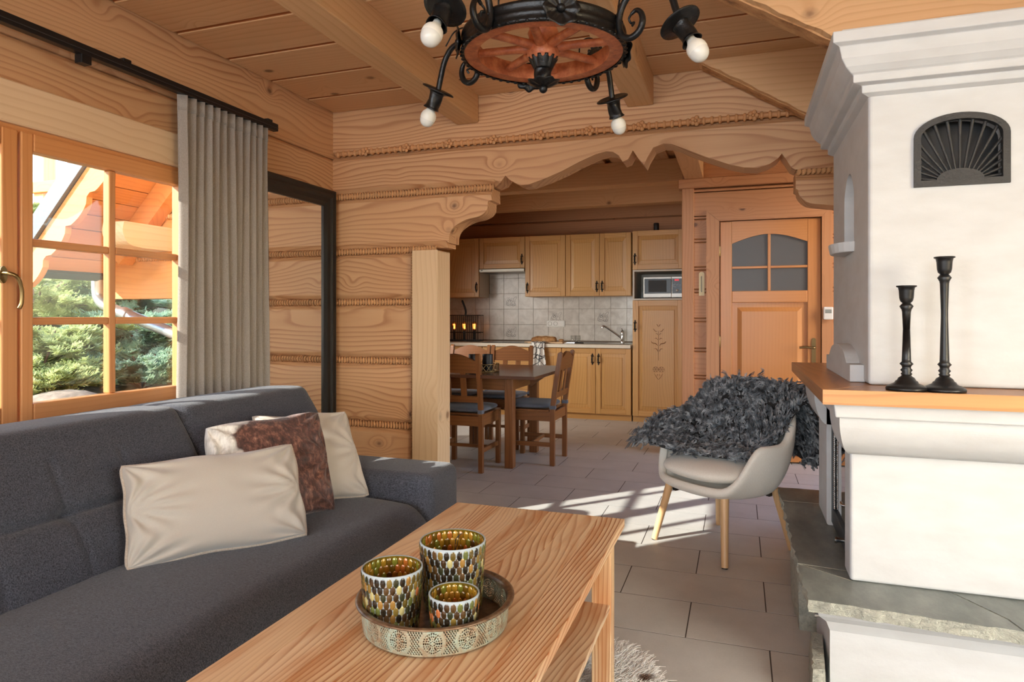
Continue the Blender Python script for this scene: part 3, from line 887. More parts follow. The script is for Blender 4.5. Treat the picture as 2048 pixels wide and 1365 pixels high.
# mantel band and corbels
bn = loft_z(MB(), [(0.880, rect(0.286, 2.292, FX1, 3.49)), (0.9255, rect(0.28, 2.285, FX1, 3.50))]).build('mantel_band', M_PLASTER, fp, 0.004)
cpf = bez2([(0.0, 0.742), (0.018, 0.745), (0.05, 0.760), (0.085, 0.793), (0.108, 0.838), (0.114, 0.881)], 6)
fix_normals(loft_z(MB(), [(z, rect(0.348 - o * 0.42, 2.44 - o * 1.1, FX1, 2.56)) for o, z in cpf]).build('corbel', M_PLASTER, fp))
fix_normals(loft_z(MB(), [(z, rect(0.348 - o * 0.42, 3.06, 0.7, 3.36 + o * 0.9)) for o, z in cpf]).build('corbel', M_PLASTER, fp))
# mantel shelf: two mitred oak boards with window light coloured into the front edge strip
mt = empty('mantel_shelf', parent=fp)
fix_normals(loft_z(MB(), [(0.926, [(0.262, 2.266), (FX1, 2.266), (FX1, 2.62), (0.54, 2.62)]), (0.97, [(0.262, 2.266), (FX1, 2.266), (FX1, 2.62), (0.54, 2.62)])]).build('board', wood('mantel', 'x'), mt, 0.001, 1))
fix_normals(loft_z(MB(), [(0.926, [(0.245, 2.25), (0.539, 2.62), (0.539, 3.54), (0.245, 3.54)]), (0.97, [(0.245, 2.25), (0.539, 2.62), (0.539, 3.54), (0.245, 3.54)])]).build('board', wood('mantel', 'y'), mt, 0.001, 1))
fix_normals(loft_z(MB(), [(0.925, [(0.245, 2.25), (FX1, 2.25), (FX1, 2.266), (0.2585, 2.266)]), (0.971, [(0.245, 2.25), (FX1, 2.25), (FX1, 2.266), (0.2585, 2.266)])]).build('front_lip', wood('mantel_lit_edge', 'x'), mt))
# chimney breast with niche and vent opening
ch = MB().box(0.405, FX1, 2.455, 3.32, 0.971, 1.95).build('chimney_breast', M_PLASTER, fp, 0.012, 3)
nic = bez2([(2.985, 1.62), (2.975, 1.68), (2.92, 1.735), (2.865, 1.752), (2.81, 1.735), (2.755, 1.68), (2.745, 1.62)], 4)
boolean(ch, MB().prism([(2.745, 1.478), (2.985, 1.478)] + nic, 'x', 0.30, 0.455))
def vent_poly(g):
    x0, x1, z0, zs = 0.540 - g, 0.795 + g, 1.620 - g, 1.775
    cx, rx, rz = (x0 + x1) / 2, (x1 - x0) / 2, 0.069 + g
    arc = [(cx + rx * math.cos(PI * k / 20), zs + rz * math.sin(PI * k / 20)) for k in range(21)]
    return [(x0, z0), (x1, z0)] + arc
boolean(ch, MB().prism(vent_poly(-0.004), 'y', 2.40, 2.53))
for m_ in list(ch.data.materials)[1:]: ch.data.materials.pop()
sh = []
for k in range(13):
    a = PI / 2 + PI * k / 12
    sh.append((0.407 + 0.075 * math.cos(a), 2.865 + 0.135 * math.sin(a)))
fix_normals(loft_z(MB(), [(1.44, [(0.407 + (x - 0.407) * 0.9, 2.865 + (y - 2.865) * 0.93) for x, y in sh]), (1.478, sh)]).build('niche_shelf', M_PLASTER, fp, 0.004))
cpts = [(2.54, 0.971), (2.54, 1.031), (2.625, 1.031)] + bez2([(2.63, 1.035), (2.70, 1.07), (2.80, 1.088), (2.865, 1.091), (2.93, 1.088), (3.03, 1.07), (3.10, 1.035)], 4) + [(3.105, 1.031), (3.19, 1.031), (3.19, 0.971)]
fix_normals(MB().prism(cpts, 'x', 0.362, 0.408).build('cheek_ornament', M_PLASTER, fp, 0.005))
# cornice
cor = [(0.0, 1.926), (0.023, 1.935), (0.023, 1.958), (0.053, 1.962), (0.053, 1.986), (0.062, 1.992), (0.078, 2.008), (0.092, 2.032), (0.10, 2.068), (0.121, 2.076), (0.121, 2.111), (0.095, 2.113), (0.09, 2.126)]
fix_normals(loft_z(MB(), [(z, rect(0.405 - o, 2.455 - o, FX1, 3.32 + 0.0 * o)) for o, z in cor]).build('cornice', M_PLASTER, fp, 0.003))
MB().box(0.87, FX1, 2.96, 3.3, 2.12, 2.63).build('flue_stack', mcream, fp)
# cast-iron sun grille
gr = empty('vent_grille', parent=fp)
mgr = simple('grey_cast_iron', srgb(58, 57, 56), 0.55, 0.3, bump=0.2, scale=120)
po, pi_ = vent_poly(0.004), vent_poly(-0.016)
mb = MB()
n = len(po)
vs = [(x, 2.446, z) for x, z in po] + [(x, 2.446, z) for x, z in pi_] + [(x, 2.47, z) for x, z in pi_] + [(x, 2.458, z) for x, z in po]
fs = []
for i in range(n):
    j = (i + 1) % n
    fs += [(i, j, n + j, n + i), (n + i, n + j, 2 * n + j, 2 * n + i), (3 * n + i, 3 * n + j, j, i)]
fix_normals(mb.add(vs, fs).build('grille_frame', mgr, gr))
cx, cz = 0.6675, 1.636
hd_ = [(cx + 0.066 * math.cos(PI * k / 16), cz + 0.036 * math.sin(PI * k / 16)) for k in range(17)]
fix_normals(MB().prism(hd_ + [(cx - 0.066, cz - 0.004), (cx + 0.066, cz - 0.004)], 'y', 2.456, 2.472).build('sun_disc', mgr, gr, 0.003))
for k in range(17):
    a = PI * (k + 0.5) / 17
    p0 = Vector((cx + 0.064 * math.cos(a), 2.464, cz + 0.034 * math.sin(a)))
    ex, ez = 0.1165, 0.195
    s_ = min(ex / max(abs(math.cos(a)), 1e-3), 0.2 / max(math.sin(a), 1e-3))
    for it in range(40):
        q = (cx + s_ * math.cos(a), cz + s_ * math.sin(a))
        zl = 1.775 + 0.06 * math.sqrt(max(0, 1 - ((q[0] - 0.6675) / 0.118) ** 2)) if abs(q[0] - 0.6675) < 0.118 else 1.775
        if q[1] < zl: break
        s_ -= 0.004
    p1 = Vector((cx + s_ * math.cos(a), 2.464, cz + s_ * math.sin(a)))
    MB().tube([p0, p1], [0.0035, 0.0055], 6).build('ray_bar', mgr, gr)
MB().box(0.52, 0.82, 2.528, 2.534, 1.60, 1.86).build('vent_back', M_BLACK, fp)
# fire door in the left side
fd = empty('fire_door', parent=fp)
mdk = simple('dark_grey_steel', srgb(62, 68, 74), 0.42, 0.5)
boxes('door_frame', mdk, fd, 0.004, (0.365, 0.41, 2.555, 2.60, 0.335, 0.84), (0.365, 0.41, 3.01, 3.055, 0.335, 0.84), (0.365, 0.41, 2.60, 3.01, 0.335, 0.40), (0.365, 0.41, 2.60, 3.01, 0.80, 0.84))
MB().box(0.376, 0.381, 2.60, 3.01, 0.40, 0.80).build('fire_glass', glass_mat('fire_glass', (0.55, 0.52, 0.48), 1.6), fd)
rope(fd, (0.372, 3.005, 0.40), (0.372, 3.005, 0.80), r=0.007, pitch=0.008, up=(-1, 0, 0), name='seal_rope').data.materials[0] = M_CHROME
MB().lathe([(0.009, 0), (0.009, 0.022), (0.012, 0.026), (0.012, 0.034)], 14, M=Matrix.Translation((0.367, 2.70, 0.37)) @ Matrix.Rotation(-PI / 2, 4, 'Y')).build('door_knob', M_CHROME, fd)
MB().tube([(0.366, 2.58, 0.53), (0.345, 2.58, 0.53), (0.345, 2.62, 0.53)], 0.006, 8).build('door_knob', M_CHROME, fd)
MB().lathe([(0.008, 0), (0.008, 0.02), (0.011, 0.03)], 12, M=Matrix.Translation((0.262, 2.36, 0.225)) @ Matrix.Rotation(-PI / 2, 4, 'Y')).build('air_knob', M_CHROME, fp)
MB().box(0.42, 0.94, 2.56, 3.05, 0.325, 0.335).box(0.93, 0.94, 2.56, 3.05, 0.335, 0.84).build('firebox_lining', simple('firebrick', srgb(150, 132, 110), 0.9), fp)

# ---- the two candlesticks on the mantel
def candlestick(name, x, y, z0, H, label):
    s = H / 0.40
    t = empty(name, (x, y, z0), label=label, cat='candlestick', group='black candlesticks on the mantel')
    b = [(0.0, 0.0), (0.056, 0.0), (0.057, 0.006), (0.054, 0.011), (0.045, 0.016), (0.033, 0.022), (0.030, 0.028), (0.026, 0.030), (0.022, 0.038), (0.015, 0.043), (0.013, 0.046)]
    MB().lathe(b, 32, cap0=False).build('base', M_BLACK, t)
    tp = H - 0.062
    st = [(0.013, 0.046), (0.016, 0.050), (0.012, 0.055), (0.017, 0.062), (0.012, 0.068), (0.013, 0.074), (0.019, 0.081), (0.013, 0.088), (0.0125, 0.10), (0.0095, 0.12 + 0.1 * s), (0.0095, tp - 0.10 * s), (0.012, tp - 0.02), (0.0135, tp - 0.012), (0.019, tp - 0.002), (0.015, tp + 0.004), (0.011, tp + 0.008)]
    MB().lathe(st, 24, cap0=False, cap1=False).build('stem', M_BLACK, t)
    cp = [(0.011, tp + 0.008), (0.017, tp + 0.014), (0.0195, tp + 0.024), (0.021, tp + 0.046), (0.023, tp + 0.056), (0.028, tp + 0.058), (0.028, tp + 0.062), (0.014, tp + 0.062), (0.013, tp + 0.040), (0.0, tp + 0.040)]
    MB().lathe(cp, 28, cap0=False, cap1=False).build('cup', M_BLACK, t)
candlestick('candlestick', 0.487, 2.318, 0.971, 0.322, 'shorter black turned candlestick on the mantel')
candlestick('candlestick', 0.588, 2.318, 0.971, 0.408, 'taller black turned candlestick on the mantel')

# ================================================================ sofa
M_SOFA = fabric('sofa_charcoal_weave', srgb(42, 44, 51), srgb(92, 94, 104), 460, 0.95, 0.2)
M_SOFAPIPE = fabric('sofa_piping', srgb(70, 70, 78), srgb(92, 92, 100), 700, 0.95, 0.2)
so = empty('sofa', (-1.7, 1.6, 0), label='charcoal grey fabric sofa under the window with low square arm', cat='sofa')
SO = Vector((-1.7, 1.6, 0))
def L(p): return (p[0] + 1.7, p[1] - 1.6, p[2])
def soft(name, x0, x1, y0, y1, z0, z1, r, parent, mat, puff=0.0, nx=2, ny=2):
    mb = MB().box(x0 + 1.7, x1 + 1.7, y0 - 1.6, y1 - 1.6, z0, z1)
    o = mb.build(name, mat, parent)
    m = o.modifiers.new('b', 'BEVEL'); m.width = r; m.segments = 5
    o.data.polygons.foreach_set('use_smooth', [True] * len(o.data.polygons))
    return o
soft('base', -2.28, -1.225, 0.25, 2.50, 0.06, 0.30, 0.02, so, M_SOFA)
arm = soft('arm', -2.27, -1.215, 2.492, 2.79, 0.05, 0.532, 0.045, so, M_SOFA)
soft('arm', -2.27, -1.215, -0.02, 0.25, 0.05, 0.532, 0.045, so, M_SOFA)
# seat cushion, gently crowned with a front roll and soft creases
def seat_fn(u, v):
    x = -2.0 + 0.80 * u
    y = 0.26 + 2.225 * v
    e = min(v, 1 - v) * 2.225
    z = 0.42 + 0.022 * math.sin(PI * min(1, u * 1.02)) ** 0.7 - 0.04 * math.exp(-e / 0.025)
    z += 0.004 * math.sin(y * 9 + 2 * u) * u
    if u > 0.86:
        a = (u - 0.86) / 0.14 * PI / 2
        x = -2.0 + 0.80 * 0.86 + 0.10 * math.sin(a)
        z -= 0.11 * (1 - math.cos(a))
    return L((x, y, z))
st = MB().grid(seat_fn, 40, 60)
st.grid(lambda u, v: L((-1.212 - 0.03 * u, 0.262 + 2.22 * v, 0.33 - 0.06 * u)), 3, 40)
st.build('seat_cushion', M_SOFA, so)
# backrest cushions with stitched seams
def back_cushion(y0, y1, seams, name):
    ny, nz = int((y1 - y0) / 0.010), 84
    def fn(u, v):
        y = y0 + (y1 - y0) * u
        s = v
        z = 0.405 + 0.44 * s
        x = -1.80 - 0.265 * s ** 1.15
        e = min(u, 1 - u) * (y1 - y0)
        puff = 0.03 * (1 - math.exp(-e / 0.02))
        g = 0.0
        zz = z - 0.603
        g += 0.026 * math.exp(-abs(zz / 0.011) ** 1.5)
        for sy in seams:
            g += 0.007 * math.exp(-((y - sy) / 0.008) ** 2) * (1 if z < 0.75 else 0)
            g += 0.020 * math.exp(-(((y - sy) / 0.03) ** 2 + (zz / 0.022) ** 2))
        pz = 0.014 * (math.sin(PI * min(1, max(0, (z - 0.405) / 0.198))) if z < 0.603 else math.sin(PI * min(1, (z - 0.603) / 0.3)))
        if s > 0.9:
            a = (s - 0.9) / 0.1
            x -= 0.055 * (1 - math.sqrt(max(0, 1 - a * a)))
            z = 0.405 + 0.44 * 0.9 + 0.044 * math.sin(a * PI / 2)
        n = puff + pz - g
        return L((x + n * 0.85, y, z + n * 0.3))
    mb = MB().grid(fn, ny, nz)
    # top, back and end faces
    mb.grid(lambda u, v: L((fn(u, 1.0)[0] - 1.7 - 0.20 * v, y0 + (y1 - y0) * u, fn(u, 1.0)[2] - 0.012 * v ** 2)), ny, 6)
    o = mb.build(name, M_SOFA, so)
    bx = fix_normals(MB().prism([(-1.83 + 1.7, 0.40), (-2.088 + 1.7, 0.842), (-2.27 + 1.7, 0.83), (-2.26 + 1.7, 0.30), (-1.90 + 1.7, 0.30)], 'y', y0 - 1.6 + 0.012, y1 - 1.6 - 0.012).build(name, M_SOFA, so, 0.012, 3))
    return o
back_cushion(0.30, 1.975, [0.72, 0.95, 1.185, 1.425, 1.66], 'back_cushion')
back_cushion(1.978, 2.768, [2.22, 2.50], 'back_cushion')
for (x, y) in ((-1.27, 2.74), (-1.27, 0.05), (-2.2, 2.74), (-2.2, 0.05)):
    MB().lathe([(0.018, 0), (0.024, 0.055)], 12, L((x, y, 0))).build('leg', wood('ash', 'z'), so)

# ---- scatter cushions
M_VELVET = fabric('beige_velvet', srgb(184, 174, 161), srgb(196, 187, 175), 1500, 0.65, 0.5, 0.12)
M_VPIPE = fabric('beige_piping', srgb(170, 154, 138), srgb(194, 180, 164), 300, 0.8, 0.4)
t = T('brindled_cowhide')
o_ = t.obj()
pn = t.noise(o_, 4.2, 3.0, 0.55, 0.4)
st_ = t.noise(t.vmath('MULTIPLY', o_, (1, 1, 0.35)), 70, 3.0, 0.65)
st2 = t.noise(o_, 22, 3.0, 0.6)
brown = t.ramp(t.math('ADD', t.math('MULTIPLY', st_, 0.6), t.math('MULTIPLY', st2, 0.4)), [(0.33, srgb(36, 24, 22)), (0.5, srgb(88, 54, 44)), (0.62, srgb(140, 96, 78)), (0.72, srgb(196, 158, 136))])
white = t.ramp(st_, [(0.3, srgb(196, 188, 176)), (0.6, srgb(236, 230, 220))])
cc = t.n('SeparateXYZ', {0: o_})
edge = t.math('MULTIPLY', t.vmath('DOT_PRODUCT', o_, (-0.46, -0.88, 0.0)), 1.25)
msk = t.ramp(t.math('ADD', edge, t.math('MULTIPLY', pn, 0.42)), [(0.305, 0.0), (0.325, 1.0)])
M_COW = t.out(t.mix(msk, brown, white), 0.55, normal=t.bump(st_, 0.7, 0.006), Sheen_Weight=0.3)

def pillow(name, BL, BR, TR, TL, thick, mat, label, pipe=None, wr=0.006, seed=0, group=None):
    BL, BR, TR, TL = map(Vector, (BL, BR, TR, TL))
    ctr = (BL + BR + TR + TL) / 4
    base = Vector((ctr.x, ctr.y, min(BL.z, BR.z)))
    nrm = ((BR - BL).cross(TL - BL)).normalized()
    rgp = random.Random(seed)
    fr = [(rgp.uniform(3, 11), rgp.uniform(3, 11), rgp.uniform(0, 6)) for _ in range(7)]
    def P2(a, b):
        rc = 1 - 0.035 * (a * a * b * b) ** 2
        aa = a * rc * (1 - 0.04 * (1 - b * b) * abs(a) ** 3) + 0.010 * math.sin(7 * b + fr[0][2]) * abs(a) ** 5
        bb = b * rc * (1 - 0.06 * (1 - a * a) * abs(b) ** 3) + 0.022 * math.sin(5.5 * a + fr[1][2]) * abs(b) ** 5
        u, v = (aa + 1) / 2, (bb + 1) / 2
        return (BL * (1 - u) + BR * u) * (1 - v) + (TL * (1 - u) + TR * u) * v
    def fn(side):
        def f(u, v):
            a, b = -math.cos(PI * u), -math.cos(PI * v)
            h = thick * (max(0, 1 - a * a) * max(0, 1 - b * b)) ** 0.34
            w = sum(math.sin(p * a + q * b + r) for p, q, r in fr) / 7
            ed = max(abs(a), abs(b))
            k = min(1, h / (thick * 0.3))
            crease = wr * w * (0.5 + 1.2 * ed ** 2)
            for (ca, cb, ang, ph) in spokes:
                da, db = a - ca, b - cb
                rr = math.hypot(da, db)
                th = math.atan2(db, da)
                crease += wr * 1.0 * math.sin(ang * th + ph) * math.exp(-((rr - 0.35) / 0.28) ** 2)
            return P2(a, b) + nrm * side * (h + crease * k) - base
        return f
    spokes = [(sa, sb, rgp.choice((9, 11, 13)), rgp.uniform(0, 6)) for sa in (-1, 1) for sb in (-1, 1)] + [(-1, 0.05, 14, 1.0), (1, 0.0, 12, 2.0)]
    mb = MB()
    mb.grid(fn(1), 64, 64)
    k = len(mb.f)
    mb.grid(fn(-1), 64, 64)
    mb.f[k:] = [f[::-1] for f in mb.f[k:]]
    o = mb.build(name, mat, None, loc=base, weld=True)
    tag(o, label, 'cushion', group)
    if pipe:
        loop = []
        N_ = 26
        for k in range(N_): loop.append(P2(-1 + 2 * k / N_, -1))
        for k in range(N_): loop.append(P2(1, -1 + 2 * k / N_))
        for k in range(N_): loop.append(P2(1 - 2 * k / N_, 1))
        for k in range(N_): loop.append(P2(-1, 1 - 2 * k / N_))
        MB().tube([p - base for p in loop], 0.0068, 8, closed=True).build('piping', pipe, o)
    return o
pillow('beige_cushion', (-1.730, 1.485, 0.437), (-1.405, 1.93, 0.437), (-1.56, 2.048, 0.722), (-1.866, 1.58, 0.722), 0.08, M_VELVET, 'beige velvet lumbar cushion lying in front on the sofa', M_VPIPE, 0.008, 1)
pillow('cowhide_cushion', (-1.704, 1.80, 0.432), (-1.490, 2.218, 0.436), (-1.674, 2.363, 0.800), (-1.884, 1.943, 0.790), 0.075, M_COW, 'brown and white cowhide cushion between two beige cushions', None, 0.009, 2)
pillow('beige_cushion', (-1.72, 2.13, 0.432), (-1.488, 2.455, 0.436), (-1.690, 2.583, 0.768), (-1.922, 2.246, 0.778), 0.07, M_VELVET, 'square beige velvet cushion against the sofa arm behind the cowhide one', M_VPIPE, 0.008, 3)

# ================================================================ curtain, rail, mirror
M_CURT = fabric('grey_beige_curtain', srgb(140, 130, 121), srgb(166, 156, 146), 500, 0.85, 0.3)
def curtain(name, y0, y1, folds, label, seed):
    rgc = random.Random(seed)
    ph = [rgc.uniform(-0.25, 0.25) for _ in range(folds + 2)]
    am = [rgc.uniform(0.8, 1.15) for _ in range(folds + 2)]
    def fn(u, v):
        k = u * folds
        i = int(k)
        w = k - i
        a = am[min(i, folds)] * (0.033 + 0.006 * v)
        y = y0 + (y1 - y0) * (u + 0.010 * math.sin(2 * PI * w)) + 0.006 * math.sin(5 * v + i)
        x = -2.602 + a * math.copysign(abs(math.sin(PI * k)) ** 0.7, 1) * (1 if i % 1 == 0 else -1) - 0.02 + 0.004 * math.sin(7 * v + 2 * i)
        return (x + 2.6, y - (y0 + y1) / 2, 2.292 - 2.27 * v)
    o = MB().grid(fn, folds * 14 + 1, 26).build(name, M_CURT, None, solid=0.003, loc=(-2.6, (y0 + y1) / 2, 0.0))
    hem = MB().grid(lambda u, v: (fn(u, 0.03 * v)[0] + 0.003, fn(u, 0)[1], 2.293 - 0.075 * v), folds * 14 + 1, 3).build('header_tape', M_CURT, o, solid=0.004)
    return tag(o, label, 'curtain')
curtain('curtain', 2.54, 3.20, 12, 'long taupe pleated curtain drawn beside the window', 3)
rl = empty('curtain_rail', (-2.6, 1.4, 2.27), label='black curtain rail running above the window', cat='curtain rail')
MB().box(-0.022, 0.014, -2.6, 1.852, 0.024, 0.066).build('track', M_BLACK, rl, 0.002)
MB().box(-0.03, -0.002, -2.6, 1.846, 0.058, 0.072).build('track_cap', M_BLACK, rl, 0.001)
MB().box(0.0142, 0.016, -2.6, 1.852, 0.040, 0.043).build('track_groove', simple('rail_groove_grey', srgb(60, 60, 60), 0.4), rl)  # grey line along the front of the track
for y in (0.83, 1.78, -0.6):
    MB().box(-0.10, 0.016, y - 0.02, y + 0.02, 0.062, 0.078).build('bracket', M_BLACK, rl, 0.002)
MB().box(-0.03, 0.012, 0.615, 0.66, -0.012, 0.026).build('bracket', M_BLACK, rl, 0.002)
# standing mirror in the corner
mi = empty('wall_mirror', (-2.68, 3.45, 0), label='tall mirror in a wide black moulded frame beside the curtain', cat='mirror')
my0, my1, mz0, mz1 = -0.55, 0.492, 0.03, 2.062
W = 0.112
prof = [(0.0, -0.02), (0.0, 0.030), (0.012, 0.036), (0.03, 0.030), (0.045, 0.034), (0.06, 0.024), (0.085, 0.020), (0.10, 0.012), (0.112, 0.006), (0.112, -0.02)]
def frame_piece(a, b, c_, d_):
    """mitred frame length: a,b outer corners; c_,d_ inner corners (y,z)"""
    vs = []
    for (o_, i_) in ((a, c_), (b, d_)):
        for w_, h_ in prof:
            f_ = w_ / W
            vs.append((h_, o_[0] + (i_[0] - o_[0]) * f_, o_[1] + (i_[1] - o_[1]) * f_))
    m_ = len(prof)
    fs = [(k, k + 1, m_ + k + 1, m_ + k) for k in range(m_ - 1)]
    return fix_normals(MB().add(vs, fs).build('frame', M_BLACK, mi))
O = [(my0, mz0), (my1, mz0), (my1, mz1), (my0, mz1)]
I_ = [(my0 + W, mz0 + W), (my1 - W, mz0 + W), (my1 - W, mz1 - W), (my0 + W, mz1 - W)]
for k in range(4):
    frame_piece(O[k], O[(k + 1) % 4], I_[k], I_[(k + 1) % 4])
MB().box(-0.012, -0.004, my0 + 0.09, my1 - 0.09, mz0 + 0.09, mz1 - 0.09).build('mirror_glass', M_MIRROR, mi)
MB().box(-0.026, -0.016, my0 + 0.01, my1 - 0.01, mz0 + 0.0, mz1 - 0.01).build('backing', M_BLACK, mi)

# ================================================================ coffee table
ct = empty('coffee_table', (-0.648, 1.50, 0), label='pine coffee table with strong grain and lower shelf', cat='coffee table')
tx0, tx1, ty0, ty1 = -0.296, 0.296, -0.72, 0.645
nb_ = 7
for k in range(nb_):
    a = tx0 + (tx1 - tx0) * k / nb_
    b = tx0 + (tx1 - tx0) * (k + 1) / nb_
    MB().box(a, b, ty0, ty1, 0.5135, 0.54).build('top_board', wood('coffee', 'y'), ct, 0.0012, 1)
for (x, y) in ((0.2395, 0.572), (0.2395, -0.65), (-0.2395, 0.572), (-0.2395, -0.65)):
    box_obj('leg', wood('coffee', 'z'), ct, x - 0.031, x + 0.031, y - 0.031, y + 0.031, 0.0, 0.5135, 0.004)
for k in range(4):
    a = -0.267 + 0.1335 * k
    MB().box(a, a + 0.1335, -0.60, 0.543, 0.281, 0.299).build('shelf_board', wood('coffee', 'y'), ct, 0.001, 1)
boxes('apron', wood('coffee', 'x'), ct, 0.002, (-0.208, 0.208, 0.553, 0.574, 0.445, 0.5135), (-0.208, 0.208, -0.65, -0.63, 0.445, 0.5135))
boxes('apron', wood('coffee', 'y'), ct, 0.002, (-0.255, -0.236, -0.61, 0.54, 0.445, 0.5135))

# ---- pierced metal tray
t = T('verdigris_copper')
o_ = t.obj()
n1 = t.noise(o_, 26, 4.0, 0.65)
n2 = t.noise(o_, 120, 3.0, 0.6)
cc = t.ramp(t.math('ADD', t.math('MULTIPLY', n1, 0.7), t.math('MULTIPLY', n2, 0.3)), [(0.34, srgb(150, 112, 80)), (0.48, srgb(168, 158, 132)), (0.62, srgb(172, 188, 170))])
M_VERD = t.out(cc, 0.5, 0.35, normal=t.bump(n2, 0.3, 0.002))
t = T('tarnished_copper')
o_ = t.obj()
n1 = t.noise(o_, 30, 4.0, 0.65)
M_COPPER = t.out(t.ramp(n1, [(0.3, srgb(92, 72, 56)), (0.5, srgb(138, 112, 88)), (0.7, srgb(168, 150, 120))]), 0.36, 0.7, normal=t.bump(n1, 0.2, 0.002))
tr = empty('round_tray', (-0.617, 1.289, 0.5402), label='round tray of pierced verdigris copper on the coffee table', cat='tray')
MB().lathe([(0.0, 0.0015), (0.160, 0.0015), (0.163, 0.005), (0.160, 0.006), (0.0, 0.006)], 64, cap0=False, cap1=False).build('tray_floor', M_COPPER, tr)
MB().lathe([(0.160, 0.058), (0.163, 0.064), (0.172, 0.068), (0.179, 0.066), (0.179, 0.063), (0.172, 0.062), (0.166, 0.058)], 72, cap0=False, cap1=False).build('rim', M_COPPER, tr)
tr.scale = (0.943, 0.943, 0.943)
# wall: fretwork with real piercings, twelve medallions of dots around it
NA, NZ = 720, 26
hole = np.zeros((NA, NZ), bool)
SEG = NA // 14
for i in range(NA):
    s = ((i % SEG) + 0.5) / SEG * 2 - 1
    for j in range(NZ):
        q = (j + 0.5) / NZ * 2 - 1
        wx, wz = s * 0.0365, q * 0.026
        r_ = math.hypot(wx, wz)
        an = math.atan2(wz, wx)
        h = False
        for rr, nn in ((0.005, 8), (0.0095, 12), (0.0135, 18), (0.0185, 26)):
            if abs(r_ - rr) < 0.0014 and math.cos(nn * an) > 0.05: h = True
        if r_ > 0.0275 and abs(q) < 0.9 and ((i // 2 + j // 2) % 2 == 0) and (i % 2 == 0 or j % 2 == 0): h = True
        if j in (0, 1, NZ - 1, NZ - 2): h = False
        hole[i, j] = h
def wallpt(i, j):
    a = 2 * PI * i / NA
    z = 0.004 + 0.056 * j / NZ
    r_ = 0.1625 + 0.003 * math.sin(PI * j / NZ)
    return (r_ * math.cos(a), r_ * math.sin(a), z)
mb = MB()
vs = [wallpt(i, j) for i in range(NA) for j in range(NZ + 1)]
fs = [(i * (NZ + 1) + j, ((i + 1) % NA) * (NZ + 1) + j, ((i + 1) % NA) * (NZ + 1) + j + 1, i * (NZ + 1) + j + 1) for i in range(NA) for j in range(NZ) if not hole[i, j]]
tw = mb.add(vs, fs, True).build('pierced_wall', M_VERD, tr)
mm = tw.modifiers.new('s', 'SOLIDIFY'); mm.thickness = 0.0012
for k in range(14):
    pass
# ---- three mosaic glass candle holders
def mosaic_mat(name, stops, island=False):
    t = T(name)
    c = t.ramp(t.n('NewGeometry').outputs['Random Per Island'] if island else t.rnd(), stops, 'CONSTANT')
    nz = t.noise(t.obj(), 60, 2.0)
    c = t.mix(t.math('MULTIPLY', nz, 0.3), c, srgb(206, 176, 90), 'OVERLAY')
    return t.out(c, 0.16, 0.15, normal=t.bump(nz, 0.15, 0.002), Coat_Weight=0.5)
M_MOS = mosaic_mat('mosaic_glass_chips', [(0.0, srgb(44, 36, 26)), (0.16, srgb(104, 88, 40)), (0.32, srgb(72, 52, 32)), (0.46, srgb(132, 110, 52)), (0.58, srgb(92, 68, 40)), (0.68, srgb(104, 112, 60)), (0.78, srgb(58, 60, 40)), (0.86, srgb(160, 122, 62)), (0.93, srgb(190, 182, 130)), (0.975, srgb(196, 116, 70))])
M_MOSIN = mosaic_mat('mosaic_lit_chips', [(0.0, srgb(120, 92, 28)), (0.2, srgb(176, 136, 44)), (0.45, srgb(150, 104, 34)), (0.62, srgb(196, 150, 60)), (0.75, srgb(134, 134, 50)), (0.86, srgb(186, 110, 48)), (0.95, srgb(90, 60, 26))], True)  # brighter inner chips: light through the glass put into the colour
M_MOSGROUT = simple('pale_blue_grey_mosaic_grout', srgb(176, 186, 190), 0.6)
M_AMBER = simple('amber_glass_lining', srgb(128, 104, 32), 0.12, 0.35, var=0.35, scale=45.0)
chip_me = {}
def chip(w, h, inside=False):
    key = (round(w, 4), round(h, 4), inside)
    if key in chip_me: return chip_me[key]
    vs = [(0.0, -0.0018, 0.0)]
    n = 10
    for ring, (f, d) in enumerate(((0.8, -0.0016), (1.0, -0.0006))):
        for k in range(n):
            a = 2 * PI * k / n
            vs.append((w / 2 * f * math.cos(a), d, h / 2 * f * math.sin(a)))
    fs = [(0, 1 + (k + 1) % n, 1 + k)[::-1] for k in range(n)]
    fs += [(1 + k, 1 + (k + 1) % n, 1 + n + (k + 1) % n, 1 + n + k)[::-1] for k in range(n)]
    me = bpy.data.meshes.new('mosaic_chip')
    me.from_pydata(vs, [], [f[::-1] for f in fs])
    me.polygons.foreach_set('use_smooth', [True] * len(fs))
    me.materials.append(M_MOSIN if inside else M_MOS)
    chip_me[key] = me
    return me
